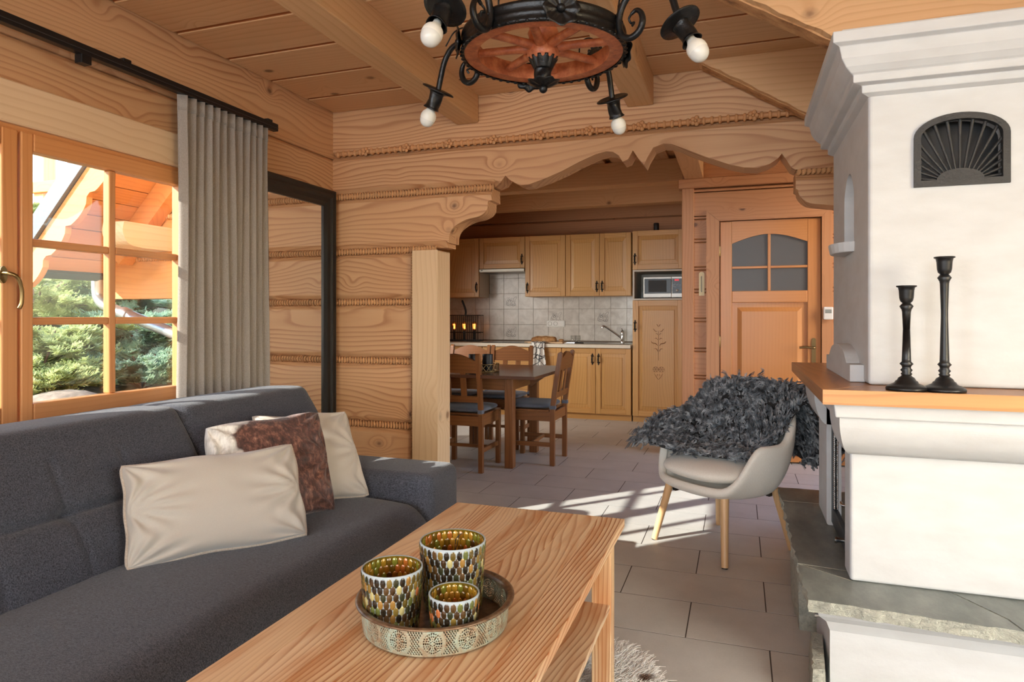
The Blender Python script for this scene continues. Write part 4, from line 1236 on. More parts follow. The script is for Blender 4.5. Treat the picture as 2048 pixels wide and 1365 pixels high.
def mosaic_jar(name, x, y, H, r0, r1, rows, cols, label, candle=False):
    t = empty(name, (x * 0.943, y * 0.943, 0.5466), label=label, cat='candle holder', group='mosaic candle holders on the tray')
    t.scale = (0.943, 0.943, 0.943)
    rad = lambda z: r0 + (r1 - r0) * (z / H) ** 0.8
    pr = [(0.0, 0.0), (r0 * 0.9, 0.0), (r0, 0.006)] + [(rad(H * k / 8), H * k / 8) for k in range(1, 9)] + [(r1 - 0.001, H + 0.0015), (r1 - 0.0035, H)]
    MB().lathe(pr, 56, cap0=False, cap1=False).build('glass_body', M_MOSGROUT, t)
    ins = [(rad(H * k / 8) - 0.0042, H * k / 8) for k in range(8, 0, -1)] + [(r0 - 0.006, 0.008), (0.0, 0.008)]
    MB().lathe(ins, 56, cap0=False, cap1=False).build('inner_lining', M_AMBER, t)
    dh = (H - 0.006) / (rows * 0.78 + 0.22)
    inner = MB()
    for j in range(rows):
        z = 0.003 + dh * 0.5 + dh * 0.78 * j
        r_ = rad(z)
        ri = rad(z) - 0.0046
        tilt = math.atan2(rad(min(H, z + 0.005)) - rad(max(0, z - 0.005)), 0.01)
        for k in range(cols):
            a = 2 * PI * (k + 0.5 * (j % 2)) / cols
            w = 2 * PI * r1 / cols * 0.86
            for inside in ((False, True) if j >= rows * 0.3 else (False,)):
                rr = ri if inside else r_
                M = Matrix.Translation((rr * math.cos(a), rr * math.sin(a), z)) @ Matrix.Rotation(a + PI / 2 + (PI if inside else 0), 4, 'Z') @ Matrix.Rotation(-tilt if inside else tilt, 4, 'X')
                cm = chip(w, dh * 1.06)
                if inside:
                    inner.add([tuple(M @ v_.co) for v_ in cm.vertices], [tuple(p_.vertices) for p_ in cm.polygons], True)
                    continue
                o = bpy.data.objects.new('mosaic_chip', cm)
                COL.objects.link(o); o.parent = t
                o.location = M.to_translation()
                o.rotation_euler = M.to_euler()
    inner.build('inner_mosaic', M_MOSIN, t)['kind'] = 'stuff'
    if candle:
        MB().lathe([(0.0, 0.03), (r0 - 0.012, 0.03), (r0 - 0.012, 0.062), (0.0, 0.064)], 24, cap0=False, cap1=False).build('candle', simple('amber_wax', srgb(150, 124, 50), 0.5), t)
        MB().tube(bez([(0, 0, 0.06), (0.004, 0.0, 0.09), (0.0, 0.008, 0.12), (0.010, 0.004, 0.15), (0.014, 0.006, 0.172)], 5), 0.0009, 5).build('wire', M_BLACK, t)
        MB().tube(bez([(0, 0, 0.06), (0.008, 0.004, 0.10), (0.003, 0.006, 0.13), (0.006, 0.006, 0.16), (0.020, 0.010, 0.174)], 5), 0.0009, 5).build('wire', M_BLACK, t)
    return t
mosaic_jar('mosaic_candle_holder', -0.645, 1.440, 0.160, 0.066, 0.078, 9, 33, 'tallest amber mosaic candle holder at the back of the tray', True)
mosaic_jar('mosaic_candle_holder', -0.730, 1.302, 0.135, 0.057, 0.0675, 8, 30, 'middle-sized amber mosaic candle holder on the sofa side of the tray')
mosaic_jar('mosaic_candle_holder', -0.580, 1.302, 0.098, 0.046, 0.0545, 6, 24, 'smallest amber mosaic candle holder in front on the tray')

# ================================================================ wagon-wheel chandelier
cl = empty('chandelier', (-0.64, 2.19, 1.95), label='black iron and copper-red wagon wheel chandelier with pale bulbs', cat='chandelier')
t = T('copper_red_stained_wood')
o_ = t.obj()
n1 = t.noise(o_, 28, 4.0, 0.65)
M_WHEEL = t.out(t.ramp(n1, [(0.3, srgb(148, 78, 48)), (0.5, srgb(186, 104, 66)), (0.72, srgb(212, 138, 92))]), 0.42, normal=t.bump(n1, 0.2, 0.004))
M_BULB = simple('frosted_bulb_glass', srgb(214, 212, 206), 0.25)
Z0 = 1.95
def cz(z): return z - Z0
RR = 0.272
wr_ = [(RR - 0.045, cz(2.100)), (RR, cz(2.100)), (RR, cz(2.155)), (RR - 0.045, cz(2.155)), (RR - 0.045, cz(2.100))]
MB().lathe(wr_, 72, smooth=False, cap0=False, cap1=False).build('wheel_rim', M_WHEEL, cl)
MB().lathe([(RR + 0.001, cz(2.096)), (RR + 0.010, cz(2.096)), (RR + 0.012, cz(2.104)), (RR + 0.008, cz(2.110)), (RR + 0.008, cz(2.122)), (RR + 0.011, cz(2.126)), (RR + 0.008, cz(2.130)), (RR + 0.008, cz(2.146)), (RR + 0.012, cz(2.152)), (RR + 0.010, cz(2.162)), (RR + 0.001, cz(2.162))], 72, cap0=False, cap1=False).build('iron_band', M_IRON, cl)
sc = MB()
for k in range(56):
    a = 2 * PI * k / 56
    sc.sphere(((RR + 0.008) * math.cos(a), (RR + 0.008) * math.sin(a), cz(2.098)), 0.009, 6, 4, (1, 1, 0.55))
sc.build('band_beading', M_IRON, cl)
hub = [(0.0, 2.078), (0.040, 2.078), (0.048, 2.086), (0.054, 2.098), (0.056, 2.112), (0.050, 2.135), (0.050, 2.165), (0.054, 2.175), (0.047, 2.19), (0.046, 2.215), (0.044, 2.222), (0.0, 2.222)]
MB().lathe([(r, cz(z)) for r, z in hub], 28, cap0=False, cap1=False).build('hub', M_WHEEL, cl)
for k in range(8):
    a = R(6 + 45 * k)
    c_, s_ = math.cos(a), math.sin(a)
    MB().tube([(0.05 * c_, 0.05 * s_, cz(2.125)), (0.10 * c_, 0.10 * s_, cz(2.127)), (0.20 * c_, 0.20 * s_, cz(2.127)), (0.232 * c_, 0.232 * s_, cz(2.127))], [0.020, 0.0165, 0.0165, 0.0145], 8, flat=0.85).build('spoke', M_WHEEL, cl)
def petals(mb, M, r, n, depth, nr=6):
    def fn(u, v):
        a = 2 * PI * u
        rr = r * (0.12 + 0.88 * v) * (1 + 0.07 * math.cos(n * a) * v)
        z = depth * v ** 1.6 + 0.005 * math.cos(n * a) * v * (1.4 - v)
        return tuple(M @ Vector((rr * math.cos(a), rr * math.sin(a), z)))
    mb.grid(fn, n * 8, nr, close_u=True)
MB().lathe([(0.0, cz(2.222)), (0.048, cz(2.222)), (0.050, cz(2.235)), (0.020, cz(2.25)), (0.010, cz(2.27))], 20, cap0=False).build('hub_cap', M_IRON, cl)
fin = MB()
def ruffle(u, v):
    a = 2 * PI * u
    r = (0.030 + 0.019 * v) * (1 + 0.07 * math.cos(12 * a) * v)
    return (r * math.cos(a), r * math.sin(a), cz(2.048) + 0.042 * v)
fin.grid(ruffle, 96, 7, close_u=True)
def neck(u, v):
    a = 2 * PI * u
    r = 0.029 + 0.003 * math.cos(3 * a + 6 * v)
    return (r * math.cos(a), r * math.sin(a), cz(2.054) - 0.05 * v)
fin.grid(neck, 36, 10, close_u=True)
petals(fin, Matrix.Translation((0, 0, cz(1.992))), 0.055, 8, 0.016)
fin.build('finial', M_IRON, cl, solid=0.0012)
MB().sphere((0, 0, cz(1.984)), 0.015).build('finial_bud', M_IRON, cl)
MB().tube([(0, 0, cz(2.25)), (0, 0, cz(2.63))], 0.008, 8).lathe([(0.05, cz(2.60)), (0.045, cz(2.615)), (0.06, cz(2.63))], 20).build('suspension_rod', M_IRON, cl)
# arms
def arm_parts(ang):
    e = empty('arm', (0, 0, 0), ang, parent=cl)
    pts = [(0.335, 2.150), (0.352, 2.158), (0.368, 2.146), (0.374, 2.118), (0.360, 2.088), (0.330, 2.076), (0.302, 2.092), (0.292, 2.130), (0.300, 2.175), (0.330, 2.215), (0.375, 2.236), (0.425, 2.228), (0.462, 2.185), (0.483, 2.125), (0.495, 2.082)]
    p3 = [(a, 0, cz(b)) for a, b in pts]
    pp = bez(p3, 5)
    nR = len(pp)
    MB().tube(pp, [0.0055 + 0.0055 * min(1, i / 16) for i in range(nR)], 10).build('scroll', M_IRON, e)
    leaf = MB()
    for k in range(7):
        q = pp[34 + k * 3]
        leaf.sphere((q.x, 0.0, q.z + 0.012), 0.012, 7, 5, (1.2, 0.35, 0.8))
    cur = bez([(0.335, 0, cz(2.150)), (0.325, 0.004, cz(2.140)), (0.330, 0.008, cz(2.126)), (0.342, 0.006, cz(2.124)), (0.338, 0.0, cz(2.112))], 4)
    leaf.tube(cur, [0.004] * len(cur), 6)
    leaf.build('leaf_ornament', M_IRON, e)
    wre = bez([(0.275, 0.02, cz(2.16)), (0.285, 0.025, cz(2.23)), (0.33, 0.02, cz(2.275)), (0.40, 0.012, cz(2.28)), (0.45, 0.006, cz(2.24))], 5)
    MB().tube(wre, 0.003, 6).build('wire', M_IRON, e)
    d = Vector((0.50, 0, -0.866)).normalized()
    M = Matrix.Translation((0.498, 0, cz(2.076))) @ Vector((0, 0, 1)).rotation_difference(d).to_matrix().to_4x4()
    MB().lathe([(0.008, -0.012), (0.014, -0.006), (0.030, -0.003), (0.056, -0.010), (0.064, -0.006), (0.064, -0.002), (0.052, -0.003), (0.030, 0.006), (0.012, 0.008)], 28, cap0=False, cap1=False, M=M).build('drip_dish', M_IRON, e)
    def tw(u, v):
        a = 2 * PI * u
        z = 0.004 + 0.066 * v
        r = 0.025 + 0.0022 * math.cos(3 * a + 5.0 * v) + (0.006 * (v - 0.86) / 0.14 if v > 0.86 else 0) + (0.004 * (0.12 - v) / 0.12 if v < 0.12 else 0)
        return tuple(M @ Vector((r * math.cos(a), r * math.sin(a), z)))
    MB().grid(tw, 36, 14, close_u=True).build('socket', M_IRON, e, solid=0.002)
    MB().lathe([(0.0, 0.05), (0.013, 0.05), (0.0135, 0.066), (0.018, 0.076), (0.0275, 0.088), (0.0305, 0.098), (0.0305, 0.108), (0.0295, 0.112)], 24, cap0=False, cap1=False, M=M).build('bulb_collar', simple('bulb_collar_white', srgb(222, 218, 208), 0.4), e)
    MB().lathe([(0.0295, 0.112), (0.0285, 0.120), (0.024, 0.131), (0.016, 0.139), (0.007, 0.1425), (0.0, 0.143)], 24, cap0=False, cap1=False, M=M).build('bulb', M_BULB, e)
for k in range(4):
    arm_parts(R(-18 + 90 * k))
for k in range(4):
    a = R(27 + 90 * k)
    f = MB()
    M = Matrix.Translation(((RR + 0.014) * math.cos(a), (RR + 0.014) * math.sin(a), cz(2.130))) @ Matrix.Rotation(a, 4, 'Z') @ Matrix.Rotation(PI / 2, 4, 'Y')
    petals(f, M, 0.055, 8, 0.012)
    f.sphere(tuple(M @ Vector((0, 0, 0.006))), 0.012)
    f.build('rosette_flower', M_IRON, cl, solid=0.0012)

# ================================================================ armchair with sheepskin
CR = R(-40.5)
ac = empty('armchair', (-0.088, 3.628, 0), CR, label='cream tub armchair on splayed ash legs beside the fireplace', cat='armchair')
M_CREAM = fabric('cream_bouclette', srgb(238, 230, 216), srgb(250, 244, 232), 500, 0.9, 0.25)
def smooth(a, b, x):
    t_ = min(1, max(0, (x - a) / (b - a)))
    return t_ * t_ * (3 - 2 * t_)
def rim_h(s):
    return 0.362 + 0.208 * smooth(-0.86, -0.25, s) + 0.185 * smooth(0.05, 0.95, s)
def shell(u, v):
    th = 2 * PI * u
    c_, s_ = math.cos(th), math.sin(th)
    cx = math.copysign(abs(c_) ** 0.82, c_)
    sy = math.copysign(abs(s_) ** 0.82, s_)
    H = rim_h(s_)
    bx, by = 0.235 * cx, 0.225 * sy - 0.01
    txp, typ = 0.335 * cx, (0.315 if s_ > 0 else 0.30) * sy + 0.02
    if v <= 0.45:
        w = v / 0.45
        f = math.sin(w * PI / 2) ** 0.75
        x, y = bx + (txp - bx) * f, by + (typ - by) * f
        z = 0.305 + (H - 0.02 - 0.305) * w ** 1.15
    elif v <= 0.62:
        w = (v - 0.45) / 0.17
        an = PI * w
        n = Vector((cx, sy, 0)).normalized()
        r_ = 0.021
        x = txp - n.x * r_ * (1 - math.cos(an)); y = typ - n.y * r_ * (1 - math.cos(an))
        z = H - 0.02 + r_ * math.sin(an)
    else:
        w = (v - 0.62) / 0.38
        n = Vector((cx, sy, 0)).normalized()
        x0, y0 = txp - n.x * 0.042, typ - n.y * 0.042
        x1, y1 = bx * 0.94, by * 0.94
        f = 1 - math.cos(w * PI / 2)
        x, y = x0 + (x1 - x0) * f, y0 + (y1 - y0) * f
        z = (H - 0.02) + (0.345 - (H - 0.02)) * w
    return (x, y, z)
sm = MB().grid(shell, 72, 34, close_u=True)
base_ring = [shell(k / 72, 0) for k in range(72)]
sm.add(base_ring, [tuple(range(72))[::-1]])
inn = [shell(k / 72, 1) for k in range(72)]
sm.add(inn, [tuple(range(72))])
sm.build('shell', M_CREAM, ac, weld=True)
def cush(u, v):
    th = 2 * PI * u
    c_, s_ = math.cos(th), math.sin(th)
    a = PI * v
    r_ = math.sin(a) ** 0.42
    e = abs(math.cos(a))
    return (0.245 * math.copysign(abs(c_) ** 0.75, c_) * r_, 0.245 * math.copysign(abs(s_) ** 0.75, s_) * r_ - 0.04, 0.415 - 0.052 * math.cos(a) * (1 - 0.15 * r_) + 0.012 * (1 - r_) * (1 if v > 0.5 else 0))
MB().grid(cush, 56, 18, close_u=True).build('seat_cushion', M_CREAM, ac)
mo = wood('ash', 'z')
for (sx_, sy_) in ((-1, -1), (1, -1), (1, 1), (-1, 1)):
    MB().tube([(sx_ * 0.240, sy_ * 0.246, 0.004), (sx_ * 0.185, sy_ * 0.185, 0.312)], [0.0165, 0.021], 14).build('leg', mo, ac)
    MB().tube([(sx_ * 0.240, sy_ * 0.246, 0.0), (sx_ * 0.2395, sy_ * 0.2455, 0.005)], 0.015, 10).build('glide', M_BLACK, ac)
    MB().box(sx_ * 0.165 - 0.012, sx_ * 0.165 + 0.012, sy_ * 0.165 - 0.012, sy_ * 0.165 + 0.012, 0.27, 0.31).build('leg_bracket', M_BLACK, ac, 0.003)

# ---- curly sheepskin draped over the back and seat
def draped(rows):
    rows = [bez(r_, 8) for r_ in rows]
    cols = len(rows[0])
    full = []
    for c_ in range(cols):
        full.append(bez([r_[c_] for r_ in rows], 8))
    return np.array([[list(p) for p in col] for col in full])  # (cols, rows, 3)
SK = [
    [(-0.355, -0.25, 0.520), (-0.28, -0.28, 0.525), (-0.13, -0.245, 0.505), (0.02, -0.17, 0.492), (0.13, -0.11, 0.490)],
    [(-0.375, -0.11, 0.61), (-0.30, -0.11, 0.605), (-0.13, -0.08, 0.510), (0.05, -0.03, 0.498), (0.21, 0.00, 0.505)],
    [(-0.375, 0.05, 0.635), (-0.29, 0.08, 0.645), (-0.11, 0.11, 0.535), (0.08, 0.12, 0.525), (0.25, 0.08, 0.56)],
    [(-0.37, 0.19, 0.715), (-0.25, 0.215, 0.730), (-0.07, 0.225, 0.685), (0.10, 0.235, 0.660), (0.275, 0.15, 0.640)],
    [(-0.30, 0.30, 0.795), (-0.15, 0.335, 0.825), (0.0, 0.355, 0.830), (0.16, 0.345, 0.825), (0.32, 0.24, 0.760)],
    [(-0.24, 0.395, 0.680), (-0.11, 0.42, 0.705), (0.02, 0.43, 0.705), (0.19, 0.415, 0.685), (0.365, 0.30, 0.630)],
    [(-0.15, 0.42, 0.530), (-0.05, 0.44, 0.500), (0.06, 0.445, 0.470), (0.21, 0.425, 0.420), (0.335, 0.34, 0.440)],
]
G = draped(SK)
sk_e = MB()
nc, nr_ = G.shape[:2]
sk_e.add([tuple(G[i, j]) for i in range(nc) for j in range(nr_)], [(i * nr_ + j, (i + 1) * nr_ + j, (i + 1) * nr_ + j + 1, i * nr_ + j + 1) for i in range(nc - 1) for j in range(nr_ - 1)], True)
t = T('dark_grey_fleece')
hi = t.n('HairInfo')
rn = hi.outputs['Random']
inter = hi.outputs['Intercept']
o_ = t.obj()
big = t.noise(o_, 26, 2.0)
c1 = t.ramp(t.math('ADD', t.math('MULTIPLY', rn, 0.15), t.math('MULTIPLY', big, 1.0)), [(0.36, srgb(28, 29, 32)), (0.50, srgb(70, 73, 78)), (0.63, srgb(138, 143, 148)), (0.78, srgb(206, 209, 211))])
c1 = t.mix(t.math('MULTIPLY', inter, 0.28), c1, srgb(150, 153, 156))
M_FLEECE = t.out(c1, 0.36)
M_HIDE = simple('dark_hide', srgb(40, 39, 39), 0.9)
skin = sk_e.build('sheepskin', M_HIDE, None, loc=(-0.088, 3.628, 0), solid=0.01)
skin.rotation_euler = (0, 0, CR)
tag(skin, 'shaggy dark grey sheepskin thrown over the armchair', 'sheepskin')
def fur_on_grid(G, n, length, curl, turns, k=9, seed=1, lift=0.75, flip=1):
    rg_ = np.random.default_rng(seed)
    nc, nr = G.shape[:2]
    u = rg_.random(n) * (nc - 1.001); v = rg_.random(n) * (nr - 1.001)
    i, j = u.astype(int), v.astype(int)
    fu, fv = (u - i)[:, None], (v - j)[:, None]
    p = G[i, j] * (1 - fu) * (1 - fv) + G[i + 1, j] * fu * (1 - fv) + G[i, j + 1] * (1 - fu) * fv + G[i + 1, j + 1] * fu * fv
    du = G[i + 1, j] - G[i, j]; dv = G[i, j + 1] - G[i, j]
    nn = np.cross(du, dv); nn /= np.linalg.norm(nn, axis=1)[:, None] + 1e-9
    nn *= flip
    t1 = du / (np.linalg.norm(du, axis=1)[:, None] + 1e-9)
    t2 = np.cross(nn, t1)
    # neighbouring strands lean alike, so that locks form
    lk = np.sin(p @ np.array([[61.0, 23.0], [-37.0, 55.0], [29.0, -47.0]]) + np.array([0.3, 1.7]))
    lean = t1 * lk[:, :1] + t2 * lk[:, 1:] + rg_.normal(0, 0.2, (n, 3))
    ln = length * rg_.uniform(0.6, 1.25, n)[:, None]
    ph = (np.sin(p @ np.array([40.0, -33.0, 27.0])) * 3 + rg_.uniform(-0.3, 0.3, n))[:, None]
    rad = curl * rg_.uniform(0.6, 1.3, n)[:, None]
    s = np.linspace(0, 1, k)
    out = np.zeros((n, k, 3), np.float32)
    for a in range(k):
        w = s[a]
        q = p + nn * ln * w * lift * (1 - 0.35 * w) + lean * ln * 0.55 * w ** 1.4
        ang = ph + turns * 2 * PI * w
        q = q + (t1 * np.cos(ang) + t2 * np.sin(ang)) * rad * min(1, w * 2.5)
        q[:, 2] -= (0.010 * w * w)
        out[:, a] = q
    return out
# does the grid normal point up on the seat? decide the side by one sample
i0, j0 = nc // 2, 8
nz_ = np.cross(G[i0 + 1, j0] - G[i0, j0], G[i0, j0 + 1] - G[i0, j0])[2]
def fleece_locks(G, nl, per, length, curl, k, seed, flip):
    """curly locks: every lock is a small corkscrew bundle of strands"""
    rg_ = np.random.default_rng(seed)
    nc, nr = G.shape[:2]
    u = rg_.random(nl) * (nc - 1.001); v = rg_.random(nl) * (nr - 1.001)
    i, j = u.astype(int), v.astype(int)
    fu, fv = (u - i)[:, None], (v - j)[:, None]
    p = G[i, j] * (1 - fu) * (1 - fv) + G[i + 1, j] * fu * (1 - fv) + G[i, j + 1] * (1 - fu) * fv + G[i + 1, j + 1] * fu * fv
    du = G[i + 1, j] - G[i, j]; dv = G[i, j + 1] - G[i, j]
    nn = np.cross(du, dv); nn /= np.linalg.norm(nn, axis=1)[:, None] + 1e-9
    nn *= flip
    t1 = du / (np.linalg.norm(du, axis=1)[:, None] + 1e-9)
    t2 = np.cross(nn, t1)
    lk = np.sin(p @ np.array([[23.0, 13.0], [-17.0, 25.0], [19.0, -21.0]]) + np.array([0.3, 1.7]))
    lean = t1 * lk[:, :1] + t2 * lk[:, 1:] + rg_.normal(0, 0.45, (nl, 3))
    ln = length * rg_.uniform(0.6, 1.3, nl)[:, None]
    ph = rg_.uniform(0, 6.28, nl)[:, None]
    hand = rg_.choice([-1, 1], nl)[:, None]
    rad = curl * rg_.uniform(0.6, 1.4, nl)[:, None]
    turns = rg_.uniform(1.0, 2.0, nl)[:, None]
    rep = lambda a_: np.repeat(a_, per, 0)
    p, nn, t1, t2, lean, ln, ph, hand, rad, turns = map(rep, (p, nn, t1, t2, lean, ln, ph, hand, rad, turns))
    N = nl * per
    off = rg_.normal(0, 0.0045, (N, 2))
    ph = ph + rg_.normal(0, 0.22, (N, 1))
    ln = ln * rg_.uniform(0.85, 1.12, (N, 1))
    out = np.zeros((N, k, 3), np.float32)
    for a_ in range(k):
        w = a_ / (k - 1)
        q = p + t1 * off[:, :1] * (1 - 0.5 * w) + t2 * off[:, 1:] * (1 - 0.5 * w)
        q = q + nn * ln * (0.55 * w - 0.18 * w * w) + lean * ln * 0.6 * w ** 1.3
        ang = ph + hand * turns * 2 * PI * w
        q = q + (t1 * np.cos(ang) + t2 * np.sin(ang)) * rad * min(1, w * 2.2) + nn * np.sin(ang) * rad * 0.6 * min(1, w * 2)
        q[:, 2] -= 0.012 * w * w
        out[:, a_] = q
    return out
FL = fleece_locks(G, 3000, 11, 0.062, 0.0105, 13, 3, 1 if nz_ > 0 else -1)
FB = fleece_locks(G[:, int(nr_ * 0.66):], 900, 11, 0.05, 0.0105, 13, 8, -1 if nz_ > 0 else 1)
FL = np.concatenate([FL, FB])
hair('fleece', M_FLEECE, skin, FL, np.linspace(0.0013, 0.0008, 13))
# ---- white and brown fur rug under the coffee table
outl = [(-0.265, 2.20), (-0.30, 2.27), (-0.36, 2.32), (-0.42, 2.355), (-0.55, 2.36), (-0.72, 2.30), (-0.90, 2.38), (-1.10, 2.30), (-1.16, 2.0), (-1.08, 1.6), (-1.2, 1.2), (-1.1, 0.8), (-0.8, 0.65), (-0.5, 0.75), (-0.25, 0.7), (-0.12, 1.0), (-0.22, 1.4), (-0.16, 1.8), (-0.2, 2.05)]
ob = [(p[0], p[1]) for p in bez([(a, b, 0) for a, b in outl], 4, True)]
ctr = (-0.66, 1.5)
t = T('brown_white_rug_fur')
o_ = t.obj()
pm = t.ramp(t.noise(t.vmath('ADD', o_, (3.1, 0.4, 0)), 5.5, 2.0, 0.5), [(0.60, 0.0), (0.63, 1.0)])
M_RUGFUR = t.out(t.mix(pm, srgb(244, 241, 236), srgb(104, 76, 60)), 0.7)
rug = MB()
rn_ = len(ob)
rug.add([(0, 0, 0.008)] + [(x - ctr[0], y - ctr[1], 0.008) for x, y in ob] + [(x - ctr[0], y - ctr[1], 0.001) for x, y in ob], [(0, 1 + k, 1 + (k + 1) % rn_) for k in range(rn_)] + [(1 + rn_ + k, 1 + rn_ + (k + 1) % rn_, 1 + (k + 1) % rn_, 1 + k) for k in range(rn_)])
rugo = fix_normals(rug.build('fur_rug', M_RUGFUR, None, loc=(ctr[0], ctr[1], 0)))
tag(rugo, 'white and brown fur rug lying under the coffee table', 'rug')
rgr = np.random.default_rng(5)
n_ = 26000
kk = rgr.integers(0, rn_, n_)
obn = np.array(ob) - np.array(ctr)
f = np.sqrt(rgr.random(n_))[:, None]
g = rgr.random(n_)[:, None]
pb = (obn[kk] * (1 - g) + obn[(kk + 1) % rn_] * g) * f
dirn = pb / (np.linalg.norm(pb, axis=1)[:, None] + 1e-6) + rgr.normal(0, 0.5, (n_, 2))
ss = np.linspace(0, 1, 5)
st5 = np.zeros((n_, 5, 3), np.float32)
ln = rgr.uniform(0.022, 0.045, n_)
for a in range(5):
    st5[:, a, :2] = pb + dirn * (ln * ss[a] ** 1.3 * 0.9)[:, None]
    st5[:, a, 2] = 0.008 + ln * 0.55 * np.sin(ss[a] * 1.9)
hair('pile', M_RUGFUR, rugo, st5, np.linspace(0.0012, 0.0004, 5))

# ================================================================ kitchen
kz, kx_ = wood('kitchen', 'z'), wood('kitchen', 'x')
M_LAM = simple('pale_laminate', srgb(206, 196, 180), 0.5)
M_CTOP = simple('cream_worktop', srgb(228, 216, 196), 0.35, var=0.04, scale=90)
handle_me = None
def handle(parent, x, y, z, flat=False):
    """small black wrought-iron pull on a lobed plate"""
    global handle_me
    if handle_me is None:
        mb = MB()
        for (dx, dz_, r) in ((0, 0.045, 0.008), (-0.008, 0.032, 0.006), (0.008, 0.032, 0.006), (0, -0.045, 0.008), (-0.008, -0.032, 0.006), (0.008, -0.032, 0.006), (0, 0.056, 0.004), (0, -0.056, 0.004)):
            mb.sphere((dx, -0.002, dz_), r, 8, 5, (1, 0.35, 1))
        mb.tube([(0, -0.004, 0.034), (0, -0.020, 0.022), (0, -0.024, 0.0), (0, -0.020, -0.022), (0, -0.004, -0.034)], [0.005, 0.006, 0.0075, 0.006, 0.005], 8)
        o = mb.build('handle', M_IRON, parent)
        handle_me = o.data
    else:
        o = bpy.data.objects.new('handle', handle_me); COL.objects.link(o); o.parent = parent
    o.location = (x, y, z); o.scale = (1.35, 1.2, 1.15)
    if flat: o.rotation_euler = (0, PI / 2, 0)
    return o
def panel_door(parent, x0, x1, z0, z1, y, hx=None, hz=None, name='door', fw=0.058, flat=False):
    """framed door with raised field; y is its front face"""
    e = empty(name, parent=parent)
    g = 0.0015
    x0, x1, z0, z1 = x0 + g, x1 - g, z0 + g, z1 - g
    boxes('stile', kz, e, 0.003, (x0, x0 + fw, y, y + 0.02, z0, z1), (x1 - fw, x1, y, y + 0.02, z0, z1))
    boxes('rail', kx_, e, 0.003, (x0 + fw, x1 - fw, y, y + 0.02, z0, z0 + fw), (x0 + fw, x1 - fw, y, y + 0.02, z1 - fw, z1))
    a0, a1, b0, b1 = x0 + fw - 0.002, x1 - fw + 0.002, z0 + fw - 0.002, z1 - fw + 0.002
    q = min(0.045, (b1 - b0) * 0.25)
    pr = [(a0, b0), (a1, b0), (a1, b1), (a0, b1)]
    pi2 = [(a0 + q * 0.9, b0 + q), (a1 - q * 0.9, b0 + q), (a1 - q * 0.9, b1 - q), (a0 + q * 0.9, b1 - q)]
    pi3 = [(a0 + q, b0 + q * 1.1), (a1 - q, b0 + q * 1.1), (a1 - q, b1 - q * 1.1), (a0 + q, b1 - q * 1.1)]
    fix_normals(loft_y(MB(), [(y + 0.003, pi3), (y + 0.007, pi2), (y + 0.012, pr), (y + 0.018, pr)]).build('panel', kz if not flat else kx_, e))
    if hx is not None: handle(e, hx, y, hz if hz is not None else (z0 + z1) / 2, flat)
    return e
def carcase(parent, x0, x1, y0, y1, z0, z1, mat=None):
    return MB().box(x0, x1, y0, y1, z0, z1).build('carcase', mat or kz, parent, 0.001, 1)
YB, YU, YW = 7.50, 7.75, 8.115
def unit(name, x, label, z=0.0):
    return empty(name, (0, 0, 0), label=label, cat='cabinet')
# upper cabinets
u1 = unit('wall_cabinet', -3.4, 'oak wall cabinet next to the cooker hood, half hidden by the post')
carcase(u1, -3.735, -3.112, YU + 0.021, YW, 1.436, 2.18)
panel_door(u1, -3.735, -3.112, 1.436, 2.18, YU, -3.145, 1.56)
MB().box(-3.1115, -3.109, YU + 0.021, YW, 1.436, 2.18).build('side_panel', M_LAM, u1)
u2 = unit('wall_cabinet', -2.8, 'short oak wall cabinet above the cooker hood')
carcase(u2, -3.106, -2.502, YU + 0.021, YW, 1.79, 2.18)
panel_door(u2, -3.106, -2.502, 1.79, 2.18, YU, -2.54, 1.90)
u3 = unit('wall_cabinet', -2.2, 'single-door oak wall cabinet right of the cooker hood')
carcase(u3, -2.498, -1.987, YU + 0.021, YW, 1.436, 2.18)
panel_door(u3, -2.498, -1.987, 1.436, 2.18, YU, -2.468, 1.545)
u4 = unit('wall_cabinet', -1.6, 'double-door oak wall cabinet above the sink')
carcase(u4, -1.983, -1.197, YU + 0.021, YW, 1.436, 2.18)
panel_door(u4, -1.983, -1.571, 1.436, 2.18, YU, -1.602, 1.55)
panel_door(u4, -1.569, -1.197, 1.436, 2.18, YU, -1.538, 1.55)
hd2 = empty('cooker_hood', (-2.8, 7.9, 1.745), label='slim steel cooker hood under the short wall cabinet', cat='cooker hood')
MB().box(-0.302, 0.296, -0.155, 0.21, 0.0, 0.043).build('hood_body', simple('hood_steel', srgb(150, 144, 134), 0.35, 0.8), hd2, 0.004)
MB().box(-0.302, 0.296, -0.165, -0.155, 0.008, 0.040).build('hood_front', simple('hood_steel', srgb(150, 144, 134), 0.35, 0.8), hd2, 0.003)
MB().tube([(-0.265, -0.166, 0.025), (-0.265, -0.170, 0.025)], 0.010, 12, flat=0.6).build('switch', M_BLACK, hd2)
